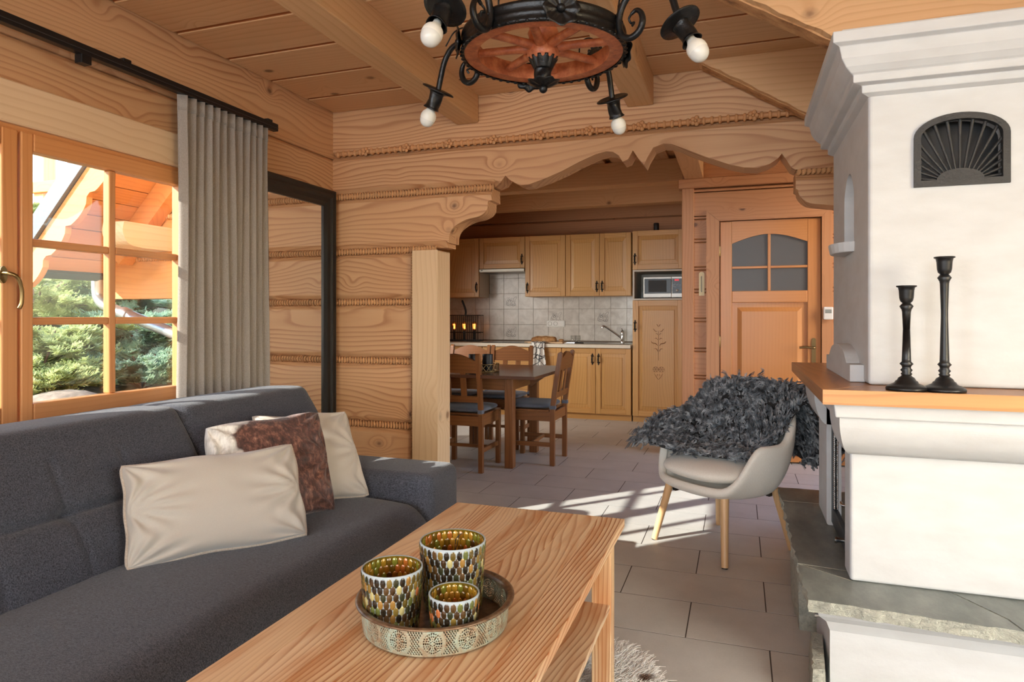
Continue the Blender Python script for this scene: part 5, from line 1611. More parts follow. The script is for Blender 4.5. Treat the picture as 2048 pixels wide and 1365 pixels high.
# tall cabinet with microwave niche
u5 = unit('tall_cabinet', -0.87, 'tall oak cabinet with carved lower door and microwave niche')
tx0, tx1 = -1.142, -0.575
boxes('carcase', M_LAM, u5, 0, (tx0, tx0 + 0.018, YB + 0.021, YW, 0.065, 2.16), (tx1 - 0.018, tx1, YB + 0.021, YW, 0.065, 2.16), (tx0, tx1, YB + 0.021, YW, 2.142, 2.16), (tx0 + 0.018, tx1 - 0.018, YB + 0.021, YW, 1.70, 1.718), (tx0 + 0.018, tx1 - 0.018, YB + 0.005, YW, 1.376, 1.394), (tx0 + 0.018, tx1 - 0.018, YW - 0.01, YW, 1.394, 1.70))
panel_door(u5, tx0, tx1, 1.72, 2.16, YB, -1.115, 1.84)
ld = panel_door(u5, tx0, tx1, 0.066, 1.375, YB, -1.112, 1.085, fw=0.065)
MB().box(tx0, tx1, YB + 0.03, YB + 0.05, 0.0, 0.065).build('plinth', kx_, u5)
# carving on the lower door: a stylised lily with a hatched pot
cv = MB()
cxm = (tx0 + tx1) / 2 + 0.005
def cs(pts, w=0.0045):
    for s_ in (-1, 1):
        p = bez([(cxm + s_ * a, YB + 0.0015, b) for a, b in pts], 5)
        n = len(p)
        cv.tube(p, [w * (0.35 + math.sin(PI * i / (n - 1))) for i in range(n)], 6, flat=0.5)
cv.tube([(cxm, YB + 0.0015, 0.70), (cxm, YB + 0.0015, 1.03)], 0.002, 6)
cs([(0.004, 1.075), (0.012, 1.095), (0.022, 1.105)]); cs([(0.012, 1.03), (0.03, 1.025), (0.05, 1.045), (0.058, 1.055)])
cs([(0.008, 0.985), (0.018, 1.0), (0.032, 1.0)], 0.0035); cs([(0.01, 0.93), (0.022, 0.948), (0.042, 0.945)])
cs([(0.01, 0.865), (0.03, 0.888), (0.065, 0.895), (0.082, 0.915)], 0.007); cs([(0.01, 0.80), (0.022, 0.828), (0.05, 0.83)])
for s_ in (-1, 1):
    for k in range(6):
        a = PI * k / 3
        c0 = Vector((cxm + s_ * 0.032, YB + 0.0015, 0.60))
        cv.tube([c0, c0 + Vector((0.028 * math.cos(a), 0, 0.028 * math.sin(a)))], [0.001, 0.0045], 5, flat=0.5)
    cv.tube([Vector((cxm + s_ * 0.032 + 0.030 * math.cos(2 * PI * k / 20), YB + 0.0015, 0.60 + 0.030 * math.sin(2 * PI * k / 20))) for k in range(20)], 0.0022, 5, closed=True, flat=0.5)
cs([(0.045, 0.555), (0.02, 0.51), (0.0, 0.485)], 0.003); cs([(0.005, 0.535), (0.012, 0.54), (0.02, 0.532)], 0.003)
cv.build('carving', simple('carved_groove', srgb(140, 92, 48), 0.6), ld)
# microwave in the niche
mw = empty('microwave', (-0.80, 7.72, 1.395), label='silver microwave oven with black door in the tall cabinet niche', cat='microwave')
M_SILV = simple('silver_plastic', srgb(190, 186, 178), 0.35, 0.4)
MB().box(-0.225, 0.205, -0.15, 0.20, 0.006, 0.245).build('body', M_SILV, mw, 0.006)
MB().box(-0.225, 0.085, -0.168, -0.15, 0.01, 0.243).build('door', M_SILV, mw, 0.005)
MB().box(-0.215, 0.082, -0.172, -0.167, 0.055, 0.222).build('door_window', simple('black_gloss', srgb(10, 10, 11), 0.3), mw, 0.002)
MB().box(-0.17, 0.03, -0.1735, -0.1715, 0.072, 0.205).build('viewing_mesh', simple('grey_mesh', srgb(46, 45, 44), 0.6), mw)
MB().box(0.087, 0.205, -0.166, -0.15, 0.01, 0.243).build('control_panel', M_SILV, mw, 0.004)
MB().box(0.092, 0.200, -0.169, -0.165, 0.055, 0.222).build('control_face', simple('black_gloss', srgb(10, 10, 11), 0.3), mw)
MB().box(0.118, 0.165, -0.1705, -0.1685, 0.196, 0.214).build('display', simple('red_led', srgb(180, 20, 30), 0.4, Emission_Color=(1, 0.05, 0.08), Emission_Strength=0.6), mw)
MB().lathe([(0.016, 0), (0.014, 0.012), (0.0, 0.012)], 16, M=Matrix.Translation((0.145, -0.169, 0.088)) @ Matrix.Rotation(PI / 2, 4, 'X'), cap1=False).build('dial', M_SILV, mw)
bt = MB()
for (a, b) in ((0.108, 0.150), (0.125, 0.158), (0.142, 0.150), (0.160, 0.157), (0.178, 0.148), (0.112, 0.132), (0.132, 0.128), (0.156, 0.134), (0.176, 0.126), (0.182, 0.10)):
    bt.sphere((a, -0.169, b), 0.006, 7, 5, (1, 0.3, 0.8))
bt.build('button', simple('pale_blue_button', srgb(190, 210, 226), 0.4), mw)
tx_c = bpy.data.curves.new('lettering', 'FONT')
for x in (-0.18, 0.16):
    MB().lathe([(0.012, 0.0), (0.012, 0.007)], 10, (x, -0.1, 0.0)).lathe([(0.012, 0.0), (0.012, 0.007)], 10, (x, 0.15, 0.0)).build('foot', M_BLACK, mw)
bpy.data.curves.remove(tx_c)
sp2 = MB().lathe([(0.0, 0), (0.03, 0), (0.031, 0.004), (0.031, 0.092), (0.029, 0.098), (0.0, 0.098)], 20, cap0=False, cap1=False).build('canister', M_BLACK, None, loc=(-0.895, 7.66, 2.161))
tag(sp2, 'small black canister standing on top of the tall cabinet', 'canister')
MB().lathe([(0.0312, 0.07), (0.032, 0.072), (0.032, 0.076), (0.0312, 0.078)], 20, cap0=False, cap1=False).build('lid', M_BLACKM, sp2)
# base cabinets
b1 = unit('base_cabinet', -1.56, 'double-door oak base cabinet under the sink')
carcase(b1, -1.968, -1.158, YB + 0.021, 8.08, 0.066, 0.828)
panel_door(b1, -1.968, -1.566, 0.07, 0.825, YB, -1.602, 0.70)
panel_door(b1, -1.564, -1.158, 0.07, 0.825, YB, -1.53, 0.70)
b2 = unit('base_cabinet', -2.16, 'narrow oak base cabinet behind the hanging tea towel')
carcase(b2, -2.366, -1.972, YB + 0.021, 8.08, 0.066, 0.828)
panel_door(b2, -2.366, -1.972, 0.07, 0.825, YB, -2.335, 0.70)
b3 = unit('drawer_cabinet', -2.66, 'oak drawer unit glimpsed between the dining chairs')
carcase(b3, -2.966, -2.37, YB + 0.021, 8.08, 0.066, 0.828)
zs = [0.07, 0.32, 0.51, 0.67, 0.825]
for i in range(4):
    e = empty('drawer', parent=b3)
    MB().box(-2.9645, -2.3715, YB, YB + 0.02, zs[i] + 0.002, zs[i + 1] - 0.002).build('drawer_front', kx_, e, 0.004)
    for hx in (-2.74,):
        handle(e, -2.668, YB, (zs[i] + zs[i + 1]) / 2, True)
b4 = unit('base_cabinet', -3.3, 'oak base cabinet below the caged lamp, mostly hidden by chairs')
carcase(b4, -3.735, -2.97, YB + 0.021, 8.08, 0.066, 0.828)
panel_door(b4, -3.735, -3.354, 0.07, 0.825, YB, -3.385, 0.70)
panel_door(b4, -3.352, -2.97, 0.07, 0.825, YB, -3.32, 0.70)
for (a, b, par) in ((-1.968, -1.158, b1), (-2.366, -1.972, b2), (-2.966, -2.37, b3), (-3.735, -2.97, b4)):
    MB().box(a, b, YB + 0.035, YB + 0.05, 0.0, 0.066).build('plinth', kx_, par)
wt = empty('worktop', (-2.4, 7.8, 0.829), label='long cream kitchen worktop along the tiled wall', cat='worktop')
MB().box(-1.345, 1.242, -0.33, 0.30, 0.0, 0.041).build('slab', M_CTOP, wt, 0.006, 3)
# splashback tiles
t = T('beige_marbled_wall_tile')
o_ = t.vmath('ADD', t.obj(), t.vmath('SCALE', t.n('CombineXYZ', {0: t.rnd(), 1: t.rnd(), 2: t.rnd()}).outputs[0], 7.0))
n1 = t.noise(o_, 11, 4.0, 0.6, 0.5)
M_WTILE = t.out(t.ramp(n1, [(0.3, srgb(196, 188, 178)), (0.55, srgb(214, 208, 198)), (0.75, srgb(224, 219, 210))]), 0.22, normal=t.bump(n1, 0.06, 0.004))
MB().box(-3.745, -1.145, 8.104, 8.119, 0.87, 1.80).build('grout', simple('wall_grout', srgb(120, 106, 92), 0.9), wf)
wtile = MB().box(-0.0988, 0.0988, -0.006, 0.0, -0.0988, 0.0988).build('tile', M_WTILE, wf, 0.0015, 1)
fm = True
decor = {(-2.8, 1): 1, (-2.8, 3): 1, (-2.2, 2): 1, (-1.6, 2): 1, (-3.4, 2): 1}
# printed basket-and-jug motif
def motif():
    mb = MB()
    def ln(pts, r=0.0042, cl_=False):
        mb.tube(bez([(a, -0.0065, b) for a, b in pts], 4, cl_), r, 4, closed=cl_, flat=0.25, caps=not cl_)
    def ring(x, z, r, w=0.004): ln([(x + r * math.cos(k * PI / 4), z + r * 0.9 * math.sin(k * PI / 4)) for k in range(8)], w, True)
    ln([(-0.06, -0.01), (-0.065, -0.045), (-0.03, -0.058), (0.0, -0.05), (0.03, -0.06), (0.062, -0.052)], 0.004)
    ln([(-0.06, -0.02), (-0.04, -0.03), (-0.01, -0.03), (0.01, -0.02)], 0.003)
    for x, z, r in ((-0.045, -0.002, 0.014), (-0.02, 0.004, 0.015), (0.004, -0.002, 0.013), (-0.032, 0.018, 0.012), (-0.008, 0.022, 0.012), (-0.04, -0.042, 0.012), (0.0, -0.038, 0.012), (0.022, -0.046, 0.011), (0.05, -0.040, 0.012)): ring(x, z, r)
    ln([(0.03, 0.035), (0.028, 0.01), (0.045, -0.01), (0.05, -0.03)], 0.003); ln([(0.03, 0.035), (0.045, 0.045), (0.06, 0.06), (0.072, 0.055), (0.07, 0.035), (0.055, 0.02), (0.058, -0.01)], 0.003)
    ln([(-0.05, 0.05), (-0.03, 0.04), (-0.02, 0.055)], 0.003); ln([(-0.06, 0.035), (-0.045, 0.03), (-0.03, 0.035)], 0.003); ln([(0.005, 0.05), (0.01, 0.035), (0.02, 0.045)], 0.002)
    return mb
mot = None
for r_ in range(5):
    zc = 0.987 + 0.2 * r_
    for c_ in range(13):
        xc = -3.6 + 0.2 * c_
        if r_ == 3 and not (-3.1 < xc < -2.5): continue
        if r_ == 4 and not (-3.1 < xc < -2.5): continue
        if fm: o = wtile; fm = False
        else:
            o = wtile.copy(); COL.objects.link(o)
        o.location = (xc, 8.104, zc)
        if (round(xc, 1), r_ + 1) in decor:
            if mot is None:
                mot = motif().build('printed_motif', simple('brown_print', srgb(78, 56, 48), 0.5), o); mo_ = mot
            else:
                mo_ = bpy.data.objects.new('printed_motif', mot.data); COL.objects.link(mo_); mo_.parent = o
# sockets
sk2 = empty('double_socket', (-2.19, 8.098, 1.10), label='white double wall socket on the splashback tiles', cat='socket')
MB().box(-0.13, 0.11, -0.012, 0.0, -0.04, 0.04).build('plate', M_WHITE, sk2, 0.004)
for x in (-0.085, -0.012):
    MB().lathe([(0.027, 0), (0.027, 0.004), (0.022, 0.004), (0.020, -0.003), (0.0, -0.003)], 20, cap0=False, cap1=False, M=Matrix.Translation((x, -0.012, 0)) @ Matrix.Rotation(PI / 2, 4, 'X')).build('outlet', simple('socket_grey', srgb(205, 202, 194), 0.4), sk2)
MB().box(0.03, 0.10, -0.016, -0.011, -0.035, 0.035).build('cover', M_WHITE, sk2, 0.003)
# hob, sink, tap
hob = MB().box(-0.29, 0.29, -0.25, 0.25, 0.0, 0.006).build('hob', simple('black_ceramic_glass', srgb(16, 16, 17), 0.08), None, 0.002, loc=(-2.70, 7.80, 0.871))
tag(hob, 'black glass hob set in the worktop below the hood', 'hob')
snk = empty('sink', (-1.50, 7.79, 0.871), label='steel inset sink with drainer at the worktop end', cat='sink')
MB().box(-0.36, 0.31, -0.22, 0.22, 0.0, 0.004).build('drainer', M_CHROME, snk, 0.002)
MB().box(-0.30, 0.02, -0.17, 0.15, 0.0035, 0.0045).build('bowl', simple('sink_dark', srgb(80, 80, 80), 0.3, 0.8), snk)
tap = empty('kitchen_tap', (-1.33, 7.95, 0.8755), label='chrome mixer tap with a long slanted spout', cat='tap')
MB().lathe([(0.026, 0.0), (0.026, 0.02), (0.022, 0.025), (0.022, 0.10), (0.024, 0.11), (0.020, 0.145), (0.0, 0.147)], 18, cap1=False).build('body', M_CHROME, tap)
MB().tube(bez([(0, 0, 0.045), (-0.06, -0.02, 0.095), (-0.14, -0.05, 0.155), (-0.20, -0.07, 0.195), (-0.225, -0.078, 0.195), (-0.232, -0.08, 0.178)], 5), 0.0115, 10).build('spout', M_CHROME, tap)
MB().tube([(0.0, 0, 0.15), (0.0, -0.05, 0.168)], [0.009, 0.006], 8).build('lever', M_CHROME, tap)
# bread on a board, glasses, knife, tea towel
cb = MB().box(-0.245, 0.235, -0.10, 0.10, 0.0, 0.016).build('chopping_board', wood('pale', 'x'), None, 0.006, 3, loc=(-2.21, 7.68, 0.8712))
tag(cb, 'wooden chopping board under the bread on the worktop', 'chopping board')
t = T('bread_crust')
n1 = t.noise(t.obj(), 40, 4.0, 0.7); n2 = t.noise(t.obj(), 9, 2.0)
M_BREAD = t.out(t.ramp(t.math('ADD', t.math('MULTIPLY', n1, 0.5), t.math('MULTIPLY', n2, 0.5)), [(0.35, srgb(128, 84, 46)), (0.55, srgb(178, 130, 80)), (0.7, srgb(214, 178, 130))]), 0.8, normal=t.bump(n1, 0.6, 0.008))
def loaf(u, v):
    a, b = 2 * PI * u, PI * v
    r_ = math.sin(b) ** 0.38
    x = -0.155 * math.cos(b)
    y = 0.062 * r_ * math.cos(a)
    z = 0.048 * r_ * math.sin(a)
    return (x, y, max(z, -0.018) + 0.018 + 0.004 * math.sin(x * 60))
br = MB().grid(loaf, 28, 22, close_u=True).build('bread_loaf', M_BREAD, None, loc=(-2.235, 7.68, 0.888))
tag(br, 'golden loaf of bread on the chopping board', 'bread')
MB().tube([(-0.10, -0.01, 0.064), (-0.03, 0.01, 0.0665), (0.06, -0.005, 0.066), (0.11, 0.01, 0.062)], 0.004, 6).build('crust_score', simple('flour_score', srgb(226, 200, 160), 0.9), br)
hl2 = MB().grid(lambda u, v: (0.032 * math.sin(PI * v) ** 0.5 * math.cos(2 * PI * u), 0.022 * math.sin(PI * v) ** 0.5 * math.sin(2 * PI * u), 0.016 - 0.016 * math.cos(PI * v) - 0.006 * (1 - v)), 20, 10, close_u=True).build('bread_heel', M_BREAD, None, loc=(-2.015, 7.66, 0.8895))
tag(hl2, 'small cut bread heel at the end of the board', 'bread')
for i, (x, y) in enumerate(((-1.895, 7.78), (-1.845, 7.81))):
    g_ = MB().lathe([(0.0, 0.0), (0.028, 0.0), (0.030, 0.006), (0.033, 0.092), (0.030, 0.092), (0.027, 0.01), (0.0, 0.01)], 20, cap0=False, cap1=False).build('drinking_glass', glass_mat('tumbler_glass', (0.96, 0.97, 0.97), 1.3), None, loc=(x, y, 0.871))
    tag(g_, 'clear ribbed tumbler by the sink, %s of two' % ('bread side' if i == 0 else 'tap side'), 'glass', 'tumblers on the worktop')
    rb_ = MB()
    for z in (0.03, 0.055, 0.08):
        rb_.tube([((0.0322) * math.cos(2 * PI * k / 20), 0.0322 * math.sin(2 * PI * k / 20), z) for k in range(20)], 0.0015, 5, closed=True)
    rb_.build('glass_rib', glass_mat('tumbler_glass', (0.96, 0.97, 0.97), 1.3), g_)
kn = empty('knife', (-1.83, 7.60, 0.8715), R(12), label='dark-handled knife lying on the worktop near the sink', cat='knife')
MB().tube(bez([(-0.005, 0, 0.010), (0.05, 0, 0.011), (0.10, 0.004, 0.008)], 4), [0.009] * 9, 8, flat=0.7).build('handle', M_BLACK, kn)
fix_normals(MB().prism([(-0.005, 0.004), (-0.005, 0.016), (-0.09, 0.014), (-0.13, 0.005)], 'y', -0.001, 0.001).build('blade', M_CHROME, kn))
t = T('branch_print_cotton')
o_ = t.obj()
vo = t.n('TexVoronoi', {'Vector': t.vmath('ADD', t.vmath('MULTIPLY', o_, (1, 0.2, 0.75)), t.vmath('SCALE', t.noise(o_, 14, 2.0, out='Color'), 0.05)), 'Scale': 17.0}, feature='DISTANCE_TO_EDGE')
M_TOWEL = t.out(t.mix(t.ramp(vo.outputs[0], [(0.0, 1.0), (0.05, 0.9), (0.09, 0.0)]), srgb(226, 222, 214), srgb(52, 54, 60)), 0.9)
def towel(u, v):
    w = 0.075 + 0.012 * v + 0.006 * math.sin(9 * v)
    x = -w + 2 * w * u + 0.02 * v * (u - 0.3)
    fold = 0.010 * math.sin(u * 2 * PI * 2.4 + 1.3 * v) * (0.4 + v)
    s_ = 0.475 * v
    if s_ < 0.15: return (x, 0.14 - s_, 0.0465 + 0.0 + 0.003 * math.sin(u * 12))
    a = s_ - 0.15
    if a < 0.02: return (x, -0.01 - 0.012 * math.sin(a / 0.02 * PI / 2), 0.0465 - 0.012 * (1 - math.cos(a / 0.02 * PI / 2)))
    return (x, -0.030 + fold - 0.004, 0.034 - (a - 0.02) - 0.012 * math.sin(3 * u))
tw_ = MB().grid(towel, 40, 44).build('tea_towel', M_TOWEL, None, solid=0.002, loc=(-2.245, 7.474, 0.845))
tag(tw_, 'white tea towel with dark branch print hanging over the worktop edge', 'tea towel')
# caged lamp with glowing bulbs
lp = empty('cage_lamp', (-3.36, 7.86, 0.8712), label='black wire cage lamp with glowing filament bulbs on the worktop', cat='lamp')
cg = MB()
for z in (0.005, 0.115, 0.335):
    cg.tube([(-0.23, -0.09, z), (0.23, -0.09, z), (0.23, 0.09, z), (-0.23, 0.09, z)], 0.006, 6, closed=True)
cg.build('cage_frame', M_BLACK, lp)
br_ = MB()
for k in range(17):
    x = -0.225 + 0.45 * k / 16
    for y in (-0.09, 0.09): br_.tube([(x, y, 0.005), (x, y, 0.335)], 0.0042, 5)
br_.build('cage_bar', M_BLACK, lp)['kind'] = 'stuff'
MB().tube(bez([(0.02, 0, 0.335), (0.02, 0, 0.40), (-0.02, 0, 0.51), (-0.03, 0, 0.52)], 5), 0.014, 8).build('strap_handle', M_BLACK, lp)
MB().box(-0.225, 0.225, -0.05, 0.05, 0.005, 0.02).build('base', M_BLACK, lp)
for x in (-0.14, 0.0, 0.14):
    MB().lathe([(0.016, 0.02), (0.016, 0.13), (0.012, 0.14)], 12, (x, 0, 0)).build('lamp_holder', M_BLACK, lp)
    bo = MB().lathe([(0.012, 0.14), (0.03, 0.18), (0.036, 0.215), (0.028, 0.245), (0.0, 0.258)], 18, (x, 0, 0), cap0=False, cap1=False).build('bulb', glass_mat('amber_bulb_glass', (1.0, 0.72, 0.42), 1.0), lp)
    fb = MB()
    for k in range(5):
        a = 2 * PI * k / 5
        fb.tube([(x + 0.012 * math.cos(a), 0.012 * math.sin(a), 0.16), (x + 0.016 * math.cos(a), 0.016 * math.sin(a), 0.225)], 0.0018, 5)
    fb.build('filament', simple('hot_filament', (1, 0.45, 0.15), 0.5, Emission_Color=(1.0, 0.42, 0.13), Emission_Strength=9.0), lp)
# thermometer and wall controller on the hall wall
th_ = empty('wall_thermometer', (-0.30, YD - 0.008, 1.37), label='slim cream wall thermometer between the post and the door frame', cat='thermometer')
fix_normals(MB().prism([(-0.022, 0.0), (0.022, 0.0)] + [(0.022 * math.cos(PI * k / 10), 0.18 + 0.022 * math.sin(PI * k / 10)) for k in range(11)], 'y', 0.0, 0.008).build('plate', simple('cream_plate', srgb(232, 214, 168), 0.5), th_, 0.001))
MB().tube([(0, -0.002, 0.03), (0, -0.002, 0.165)], 0.003, 8).build('glass_tube', simple('thermo_tube', srgb(110, 100, 84), 0.2), th_)
tk = MB()
for k in range(14):
    tk.box(-0.013, -0.006, -0.0012, 0.0, 0.04 + k * 0.009, 0.0415 + k * 0.009)
tk.build('scale_mark', M_BLACK, th_)
wc = empty('wall_controller', (0.66, YD - 0.035, 1.22), label='small white controller box on the door frame beside the chimney', cat='controller')
MB().box(-0.03, 0.04, -0.03, 0.0, -0.05, 0.05).build('body', M_WHITE, wc, 0.008, 3)
MB().box(-0.018, 0.028, -0.0315, -0.029, 0.0, 0.03).build('display', simple('grey_lcd', srgb(150, 156, 150), 0.3), wc)

# ================================================================ dining table and chairs
dzm, dxm, dym = wood('dining', 'z'), wood('dining', 'x'), wood('dining', 'y')
dt = empty('dining_table', (-2.2, 5.22, 0), label='dark brown wooden dining table in front of the kitchen', cat='table')
for k in range(6):
    a = -0.60 + 0.185 * k
    MB().box(-0.80, 0.785, a, a + 0.185, 0.728, 0.752).build('top_board', wood('diningtop', 'x'), dt, 0.001, 1)
for (x, y) in ((0.49, -0.30), (0.49, 0.345), (-0.49, -0.30), (-0.49, 0.345)):
    box_obj('leg', dzm, dt, x - 0.035, x + 0.035, y - 0.035, y + 0.035, 0.0, 0.728, 0.004)
boxes('apron', dxm, dt, 0.002, (-0.455, 0.455, -0.315, -0.29, 0.61, 0.728), (-0.455, 0.455, 0.335, 0.36, 0.61, 0.728))
boxes('apron', dym, dt, 0.002, (0.48, 0.505, -0.265, 0.31, 0.61, 0.728), (-0.505, -0.48, -0.265, 0.31, 0.61, 0.728))
fix_normals(MB().prism([(0.53, 0.60), (0.53, 0.727), (0.70, 0.727), (0.70, 0.715)], 'y', 0.1, 0.12).build('leaf_bracket', dxm, dt))
M_PAD = fabric('blue_grey_seat_pad', srgb(88, 92, 102), srgb(116, 120, 132), 500, 0.9, 0.2)
def dining_chair():
    t = empty('dining_chair')
    def post(x):
        pts = [(-0.195, 0.0), (-0.195, 0.44), (-0.215, 0.60), (-0.262, 0.90)]
        poly = [(y - 0.018, z) for y, z in pts] + [(-0.275 + 0.012, 0.915)] + [(y + 0.020, z) for y, z in pts[::-1]]
        return fix_normals(MB().prism(poly, 'x', x - 0.016, x + 0.016).build('back_post', dzm, t, 0.004))
    post(-0.195); post(0.195)
    for s in (-1, 1):
        box_obj('front_leg', dzm, t, s * 0.195 - 0.019, s * 0.195 + 0.019, 0.165, 0.203, 0.0, 0.43, 0.004)
    MB().box(-0.176, 0.176, 0.172, 0.194, 0.355, 0.43).build('seat_rail', dxm, t, 0.002)
    MB().box(-0.179, 0.179, -0.205, -0.185, 0.355, 0.43).build('seat_rail', dxm, t, 0.002)
    for s in (-1, 1):
        MB().box(s * 0.195 - 0.010, s * 0.195 + 0.010, -0.177, 0.165, 0.355, 0.43).build('seat_rail', dym, t, 0.002)
        MB().box(s * 0.195 - 0.010, s * 0.195 + 0.010, -0.177, 0.165, 0.15, 0.185).build('stretcher', dym, t, 0.002)
    MB().box(-0.185, 0.185, -0.02, 0.0, 0.155, 0.18).build('stretcher', dxm, t, 0.002)
    MB().box(-0.21, 0.21, -0.17, 0.215, 0.43, 0.447).build('seat', dxm, t, 0.004)
    tp = [(-0.179, 0.775), (0.179, 0.775)] + [(0.179 - 0.358 * k / 14, 0.868 + 0.052 * math.sin(PI * k / 14) ** 1.3) for k in range(15)]
    tr_ = fix_normals(MB().prism(tp, 'y', -0.011, 0.011).build('top_rail', dxm, t, 0.004))
    tr_.location = (0, -0.130, 0); tr_.rotation_euler = (R(8.5), 0, 0)
    lw = fix_normals(MB().prism([(-0.179, 0.545), (0.179, 0.545), (0.179, 0.595), (-0.179, 0.595)], 'y', -0.010, 0.010).build('lower_rail', dxm, t, 0.003))
    lw.location = (0, -0.127, 0); lw.rotation_euler = (R(8.5), 0, 0)
    for s in (-1, 1):
        sl = MB().box(s * 0.065 - 0.024, s * 0.065 + 0.024, -0.006, 0.006, 0.59, 0.78).build('back_slat', dzm, t, 0.002)
        sl.location = (0, -0.128, 0); sl.rotation_euler = (R(8.5), 0, 0)
    def pad(u, v):
        th = 2 * PI * u
        a = PI * v
        r_ = math.sin(a) ** 0.3
        c_, s_ = math.cos(th), math.sin(th)
        return (0.205 * math.copysign(abs(c_) ** 0.35, c_) * r_, 0.195 * math.copysign(abs(s_) ** 0.35, s_) * r_ + 0.02, 0.472 - 0.0235 * math.cos(a))
    pd = MB().grid(pad, 56, 12, close_u=True).build('seat_pad', M_PAD, t)
    for s in (-1, 1):
        MB().box(s * 0.195 - 0.019, s * 0.195 + 0.019, -0.222, -0.172, 0.452, 0.482).build('pad_tie', M_PAD, pd, 0.004)
    return t
dc = dining_chair()
spots = [(-2.055, 4.872, 0.0, 'dark dining chair with its slatted back to the living room'),
         (-1.605, 5.285, R(90), 'dark dining chair at the open end of the table, seen side on'),
         (-2.08, 5.79, R(180), 'dark dining chair across the table, the one before the tea towel'),
         (-2.515, 5.79, R(180), 'dark dining chair across the table, the one before the drawers')]
for i, (x, y, a, lb) in enumerate(spots):
    o = dc if i == 0 else copy_tree(dc)
    o.location = (x, y, 0); o.rotation_euler = (0, 0, a)
    tag(o, lb, 'chair', 'dining chairs around the table')
# filigree tray with two black candles
ft = empty('filigree_tray', (-1.985, 4.96, 0.7525), label='round filigree metal tray on the dining table', cat='tray')
MB().lathe([(0.0, 0.0), (0.155, 0.0), (0.157, 0.004), (0.0, 0.004)], 40, cap0=False, cap1=False).build('tray_floor', M_BRASS, ft)
fl = MB()
for z in (0.004, 0.062): fl.tube([(0.157 * math.cos(2 * PI * k / 48), 0.157 * math.sin(2 * PI * k / 48), z) for k in range(48)], 0.003, 6, closed=True)
for k in range(22):
    for s_ in (-1, 1):
        a0 = 2 * PI * k / 22
        fl.tube([(0.157 * math.cos(a0 + s_ * j * 0.285 / 6 * 1.0), 0.157 * math.sin(a0 + s_ * j * 0.285 / 6), 0.004 + 0.058 * j / 6) for j in range(7)], 0.0022, 5)
fl.build('filigree_wall', M_BRASS, ft)
for i, (x, y, lb) in enumerate(((-2.03, 4.95, 'black pillar candle on the filigree tray, sofa side'), (-1.93, 5.00, 'black pillar candle on the filigree tray, door side'))):
    c_ = MB().lathe([(0.0, 0.0), (0.042, 0.0), (0.043, 0.003), (0.043, 0.128), (0.041, 0.132), (0.0, 0.130)], 28, cap0=False, cap1=False).build('pillar_candle', simple('black_wax', srgb(24, 26, 32), 0.4), None, loc=(x, y, 0.757))
    tag(c_, lb, 'candle', 'black candles on the dining table')
    MB().tube([(0, 0, 0.13), (0.002, 0, 0.146)], 0.0012, 5).build('wick', simple('wick', srgb(200, 190, 170), 0.8), c_)

# ================================================================ outside: hillside, junipers, wing of the house
t = T('geotextile_hillside')
n1 = t.noise(t.obj(), 2.6, 5.0, 0.65); n2 = t.noise(t.obj(), 30, 3.0)
M_HILL = t.out(t.ramp(t.math('ADD', t.math('MULTIPLY', n1, 0.8), t.math('MULTIPLY', n2, 0.2)), [(0.3, srgb(112, 112, 98)), (0.5, srgb(160, 156, 128)), (0.7, srgb(196, 184, 154))]), 0.9, normal=t.bump(n2, 0.4, 0.03))
def hz(x, y):
    d = -x - 4.0
    return (0.05 + 0.33 * d - 0.004 * d * d if d > 0 else 0.02) + 0.05 * math.sin(1.7 * x + 0.8 * y) + 0.04 * math.sin(2.3 * y - x)
hill = MB().grid(lambda u, v: (-2.95 - 11 * u, -6 + 18 * v, hz(-2.95 - 11 * u, -6 + 18 * v) - 0.12), 60, 90).build('hillside_ground', M_HILL)
tag(hill, 'sunny hillside covered with grey-green matting outside the window', 'hillside', kind='structure')
def juniper_mat(name, a, b, c):
    t = T(name)
    n1 = t.noise(t.obj(), 5, 3.0, 0.6)
    n2 = t.noise(t.obj(), 60, 1.0)
    col = t.ramp(t.math('ADD', t.math('MULTIPLY', n1, 0.6), t.math('MULTIPLY', n2, 0.4)), [(0.3, a), (0.5, b), (0.7, c)])
    df = t.n('BsdfDiffuse', {'Color': col}); tl = t.n('BsdfTranslucent', {'Color': col})
    mx = t.n('MixShader', {0: 0.5, 1: df.outputs[0], 2: tl.outputs[0]})
    t.nt.links.new(mx.outputs[0], t.nt.nodes['Material Output'].inputs[0])
    return t.m
M_JUN = [juniper_mat('juniper_blue_green', srgb(132, 160, 134), srgb(176, 200, 168), srgb(216, 226, 200)), juniper_mat('juniper_yellow_green', srgb(150, 164, 104), srgb(196, 204, 142), srgb(230, 226, 182))]
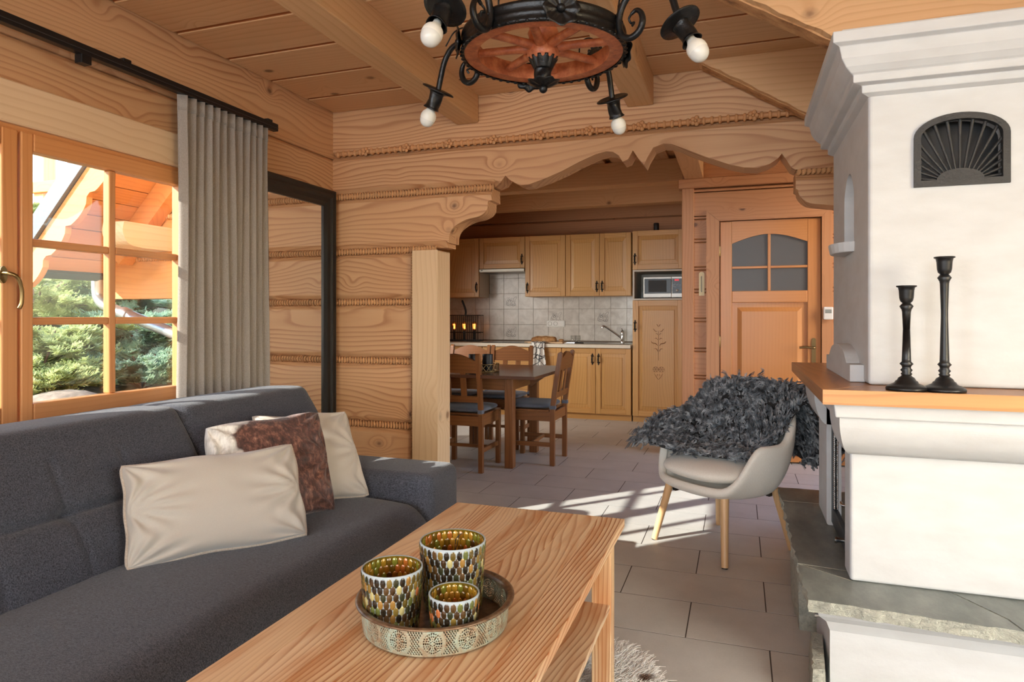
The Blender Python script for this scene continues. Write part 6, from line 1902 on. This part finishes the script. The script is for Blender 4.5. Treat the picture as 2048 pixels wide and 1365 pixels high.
def juniper(x, y, w, h, seed, mat, label):
    """spreading juniper: arching branches carrying flat sprays of needles"""
    rg_ = np.random.default_rng(seed)
    z0 = hz(x, y) - 0.12
    t = empty('juniper_bush', (x, y, z0), label=label, cat='bush', group='spreading junipers on the hillside')
    stems = MB()
    P0, D0, N0 = [], [], []
    for b in range(26):
        a = rg_.uniform(0, 2 * PI)
        L_ = w * rg_.uniform(0.55, 1.0)
        rise = h * rg_.uniform(0.35, 1.1)
        d = np.array([math.cos(a), math.sin(a)])
        pts = []
        for k in range(9):
            s = k / 8
            pts.append((d[0] * L_ * s, d[1] * L_ * s * 1.0, 0.05 + rise * math.sin(min(1, s * 1.15) * PI * 0.62) - 0.10 * s * s))
        stems.tube(pts, [0.016 * (1 - 0.8 * k / 8) for k in range(9)], 5)
        for k in range(70):
            s = rg_.uniform(0.18, 1.0)
            i = min(7, int(s * 8)); f = s * 8 - i
            p = np.array(pts[i]) * (1 - f) + np.array(pts[i + 1]) * f
            side = np.array([-d[1], d[0], 0.0]) * rg_.choice([-1, 1]) * rg_.uniform(0.4, 1.0) + np.array([d[0], d[1], 0.15]) * rg_.uniform(0.5, 1.0)
            side += np.array([0, 0, rg_.uniform(-0.1, 0.45)])
            side /= np.linalg.norm(side)
            P0.append(p); D0.append(side * rg_.uniform(0.10, 0.20))
    P0, D0 = np.array(P0), np.array(D0)
    n = len(P0)
    # each spray: a thin axis with 9 needle blades either side
    V, F = [], []
    up = np.array([0, 0, 1.0])
    sd = np.cross(D0, up); sd /= np.linalg.norm(sd, axis=1)[:, None] + 1e-9
    nb = 8
    for k in range(nb):
        for s in (-1, 1):
            q = (k + 0.5) / nb
            root = P0 + D0 * q
            le = 0.055 * (1 - 0.6 * q)
            tip = root + D0 / np.linalg.norm(D0, axis=1)[:, None] * le * 0.8 + sd * s * le + up * rg_.normal(0.008, 0.012, (n, 1))
            wv = D0 / np.linalg.norm(D0, axis=1)[:, None] * 0.011
            V.append(np.stack([root - wv, root + wv, tip + wv * 0.5 + up * 0.002, tip - wv * 0.5], 1))
    V = np.concatenate(V)
    m = len(V)
    me = bpy.data.meshes.new('foliage')
    me.from_pydata(V.reshape(-1, 3).tolist(), [], np.arange(m * 4).reshape(m, 4).tolist())
    me.materials.append(mat)
    o = bpy.data.objects.new('foliage', me); COL.objects.link(o); o.parent = t; o['kind'] = 'stuff'
    stems.build('branch', simple('juniper_bark', srgb(96, 74, 56), 0.9), t)
    return t
for (x, y, w, h, s, m, lb) in (
    (-6.3, 4.55, 0.75, 0.50, 1, 1, 'yellow-green juniper low on the slope, seen through the lower panes'),
    (-6.2, 5.55, 0.80, 0.50, 2, 0, 'blue-green juniper low on the slope behind the curtain edge'),
    (-5.9, 6.3, 0.75, 0.5, 3, 0, 'blue-green juniper at the foot of the slope near the wing'),
    (-7.4, 5.2, 0.85, 0.62, 4, 1, 'yellow-green juniper halfway up the slope'),
    (-7.5, 6.3, 0.95, 0.62, 5, 0, 'blue-green juniper halfway up the slope by the downpipe'),
    (-8.7, 5.8, 1.1, 0.8, 6, 0, 'large blue-green juniper high on the slope under the eave'),
    (-8.6, 7.2, 1.1, 0.8, 7, 1, 'yellow-green juniper high on the slope beside the wing'),
    (-7.0, 7.2, 0.9, 0.6, 8, 0, 'blue-green juniper in the dip behind the downpipe'),
    (-5.5, 3.9, 0.45, 0.28, 9, 1, 'small juniper at the bottom corner of the window view'),
    (-5.55, 4.95, 0.6, 0.36, 11, 0, 'blue-green juniper nearest the glass beside the curtain'),
    (-5.9, 4.2, 0.5, 0.34, 12, 1, 'low yellow-green juniper right behind the boulder'),
    (-9.9, 6.6, 1.2, 0.9, 10, 1, 'yellow-green juniper topmost on the slope')):
    juniper(x, y, w, h, s, M_JUN[m], lb)
rk = MB().sphere((0, 0, 0), 0.34, 18, 12, (1.2, 1, 0.55))
rgk = random.Random(4)
rk.v = [(x * (1 + 0.12 * math.sin(9 * y + 5 * z)), y * (1 + 0.1 * math.sin(11 * z + 4 * x)), z * (1 + 0.12 * math.sin(8 * x))) for x, y, z in rk.v]
ro = rk.build('boulder', simple('granite', srgb(150, 138, 122), 0.9, bump=0.6, scale=18, var=0.25), None, loc=(-5.1, 3.75, hz(-5.1, 3.75) - 0.05))
tag(ro, 'pale boulder at the foot of the hillside outside the window', 'rock')

# ---- eave of the neighbouring wing
wg = empty('house_wing', (-3.9, 4.0, 0), label='sunlit timber wing of the house with carved bargeboard outside the window', cat='house wing')
wox, woy = wood('outdoor', 'x'), wood('outdoor', 'y')
def W_(p): return (p[0] + 3.9, p[1] - 4.0, p[2])
def sl(x): return 1.534 + (x + 4.855) * 1.015      # underside of the roof along x
nrm = Vector((-1.015, 0, 1)).normalized()
tan_ = Vector((1, 0, 1.015)).normalized()
# soffit planks run along the eave
k = 0
s0 = 0.0
p_e = Vector((-4.855, 0, 1.534))
while s0 < 3.1:
    a = p_e + tan_ * (s0 + 0.004); b = p_e + tan_ * (s0 + 0.136)
    vs = []
    for y in (3.42, 8.6):
        for q, h_ in ((a, 0.0), (b, 0.0), (b, 0.02), (a, 0.02)):
            c_ = q + nrm * h_
            vs.append(W_((c_.x, y, c_.z)))
    fix_normals(MB().add(vs, [(0, 1, 2, 3), (7, 6, 5, 4), (0, 4, 5, 1), (1, 5, 6, 2), (2, 6, 7, 3), (3, 7, 4, 0)]).build('soffit_board', woy, wg))
    s0 += 0.14
def slopebox(name, s0_, s1_, h0, h1, y0, y1, mat):
    vs = []
    for y in (y0, y1):
        for s_, h_ in ((s0_, h0), (s1_, h0), (s1_, h1), (s0_, h1)):
            c_ = p_e + tan_ * s_ + nrm * h_
            vs.append(W_((c_.x, y, c_.z)))
    return fix_normals(MB().add(vs, [(0, 1, 2, 3), (7, 6, 5, 4), (0, 4, 5, 1), (1, 5, 6, 2), (2, 6, 7, 3), (3, 7, 4, 0)]).build(name, mat, wg))
slopebox('roof_deck', -0.06, 3.2, 0.021, 0.12, 3.40, 8.6, simple('grey_roof_felt', srgb(150, 158, 164), 0.7))
slopebox('roof_flashing', -0.10, 3.2, 0.075, 0.20, 3.33, 3.46, simple('grey_zinc', srgb(112, 120, 128), 0.6, 0.1, var=0.1, scale=60))
slopebox('eave_board', -0.05, 0.012, -0.03, 0.10, 3.40, 8.6, simple('dark_gutter', srgb(52, 44, 38), 0.6))
# carved bargeboard
pts = []
N_ = 80
for i in range(N_ + 1):
    s_ = -0.12 + 3.2 * i / N_
    ph = (s_ + 0.12) % 0.30 / 0.30
    d_ = -0.085 - 0.03 * math.sin(PI * ph) ** 1.0 + (0.02 if ph < 0.08 or ph > 0.93 else 0)
    c_ = p_e + tan_ * s_ + nrm * d_
    pts.append((c_.x + 3.9, c_.z))
top_ = []
for s_ in (3.08, -0.12):
    c_ = p_e + tan_ * s_ + nrm * 0.07
    top_.append((c_.x + 3.9, c_.z))
fix_normals(MB().prism(pts + top_, 'y', 3.36 - 4.0, 3.405 - 4.0).build('bargeboard', wood('outdoor', 'x'), wg))
slopebox('rafter', 0.25, 3.1, -0.16, -0.002, 3.86, 3.98, wox)
# protruding log brackets under the roof
def olog(x0, z0, z1, y=3.99):
    sl_ = min(0.16, z1 - z0)
    poly = [(x0 + 3.9 + 0.16, z0), (-2.92 + 3.9, z0), (-2.92 + 3.9, z1), (x0 + 3.9, z1), (x0 + 3.9, z0 + 0.14)]
    return fix_normals(MB().prism(poly, 'y', y - 4.0, y - 4.0 + 0.17).build('log', wox, wg, 0.01))
olog(-4.98, 1.335, 1.64); olog(-4.60, 1.66, 1.96); olog(-4.25, 1.98, 2.30); olog(-3.95, 2.32, 2.66)
rp1 = rope(wg, W_((-4.75, 3.985, 1.65)), W_((-2.95, 3.985, 1.65)), r=0.024, pitch=0.024)
rope(wg, W_((-4.4, 3.985, 1.97)), W_((-2.95, 3.985, 1.97)), r=0.024, pitch=0.024)
fix_normals(MB().prism(bez2([(3.56 - 4, 1.88), (3.55 - 4, 1.80), (3.60 - 4, 1.72), (3.72 - 4, 1.70)], 4) + [(4.0 - 4, 1.70), (4.0 - 4, 1.88)], 'x', -4.36 + 3.9, -4.16 + 3.9).build('purlin_end', wood('pale', 'y'), wg, 0.008))
# lower wing wall, right of the view
for i in range(4):
    box_obj('log', wox, wg, -3.92 + 3.9, -2.92 + 3.9, 3.93 - 4, 3.999 - 4, 0.33 * i, 0.33 * i + 0.32, 0.01)
# zinc downpipe
M_ZINC = simple('zinc_pipe', srgb(190, 194, 198), 0.3, 0.8)
MB().tube([W_(p) for p in bez([(-4.90, 3.95, 1.53), (-4.90, 3.95, 1.42), (-4.88, 3.95, 1.34), (-4.78, 3.95, 1.27), (-4.45, 3.97, 1.16), (-4.05, 3.98, 1.03), (-3.98, 3.95, 0.95), (-3.98, 3.93, 0.0)], 6)], 0.045, 14).build('downpipe', M_ZINC, wg)
MB().tube([W_((-4.64, 3.957, 1.225)), W_((-4.58, 3.96, 1.205))], 0.052, 14).build('pipe_collar', M_ZINC, wg)
# balcony of a neighbouring house, up left
bl_ = empty('timber_balcony', (-12.4, 8.8, -0.45), label='sunlit timber balcony railing glimpsed in the top pane', cat='balcony')
for k in range(5):
    box_obj('post', wood('pale', 'z'), bl_, -1.2 + k * 0.62, -1.02 + k * 0.62, -0.1, 0.08, 0.5, 4.2, 0.01)
for z in (2.55, 2.85, 3.6):
    box_obj('rail', wood('outdoor', 'x'), bl_, -1.5, 1.6, -0.16, -0.1, z, z + 0.15, 0.01)
box_obj('floor_slab', wood('outdoor', 'x'), bl_, -1.5, 1.6, -0.1, 1.2, 1.9, 2.05, 0.01)
bl_.scale = (1.37, 1.37, 1.37)
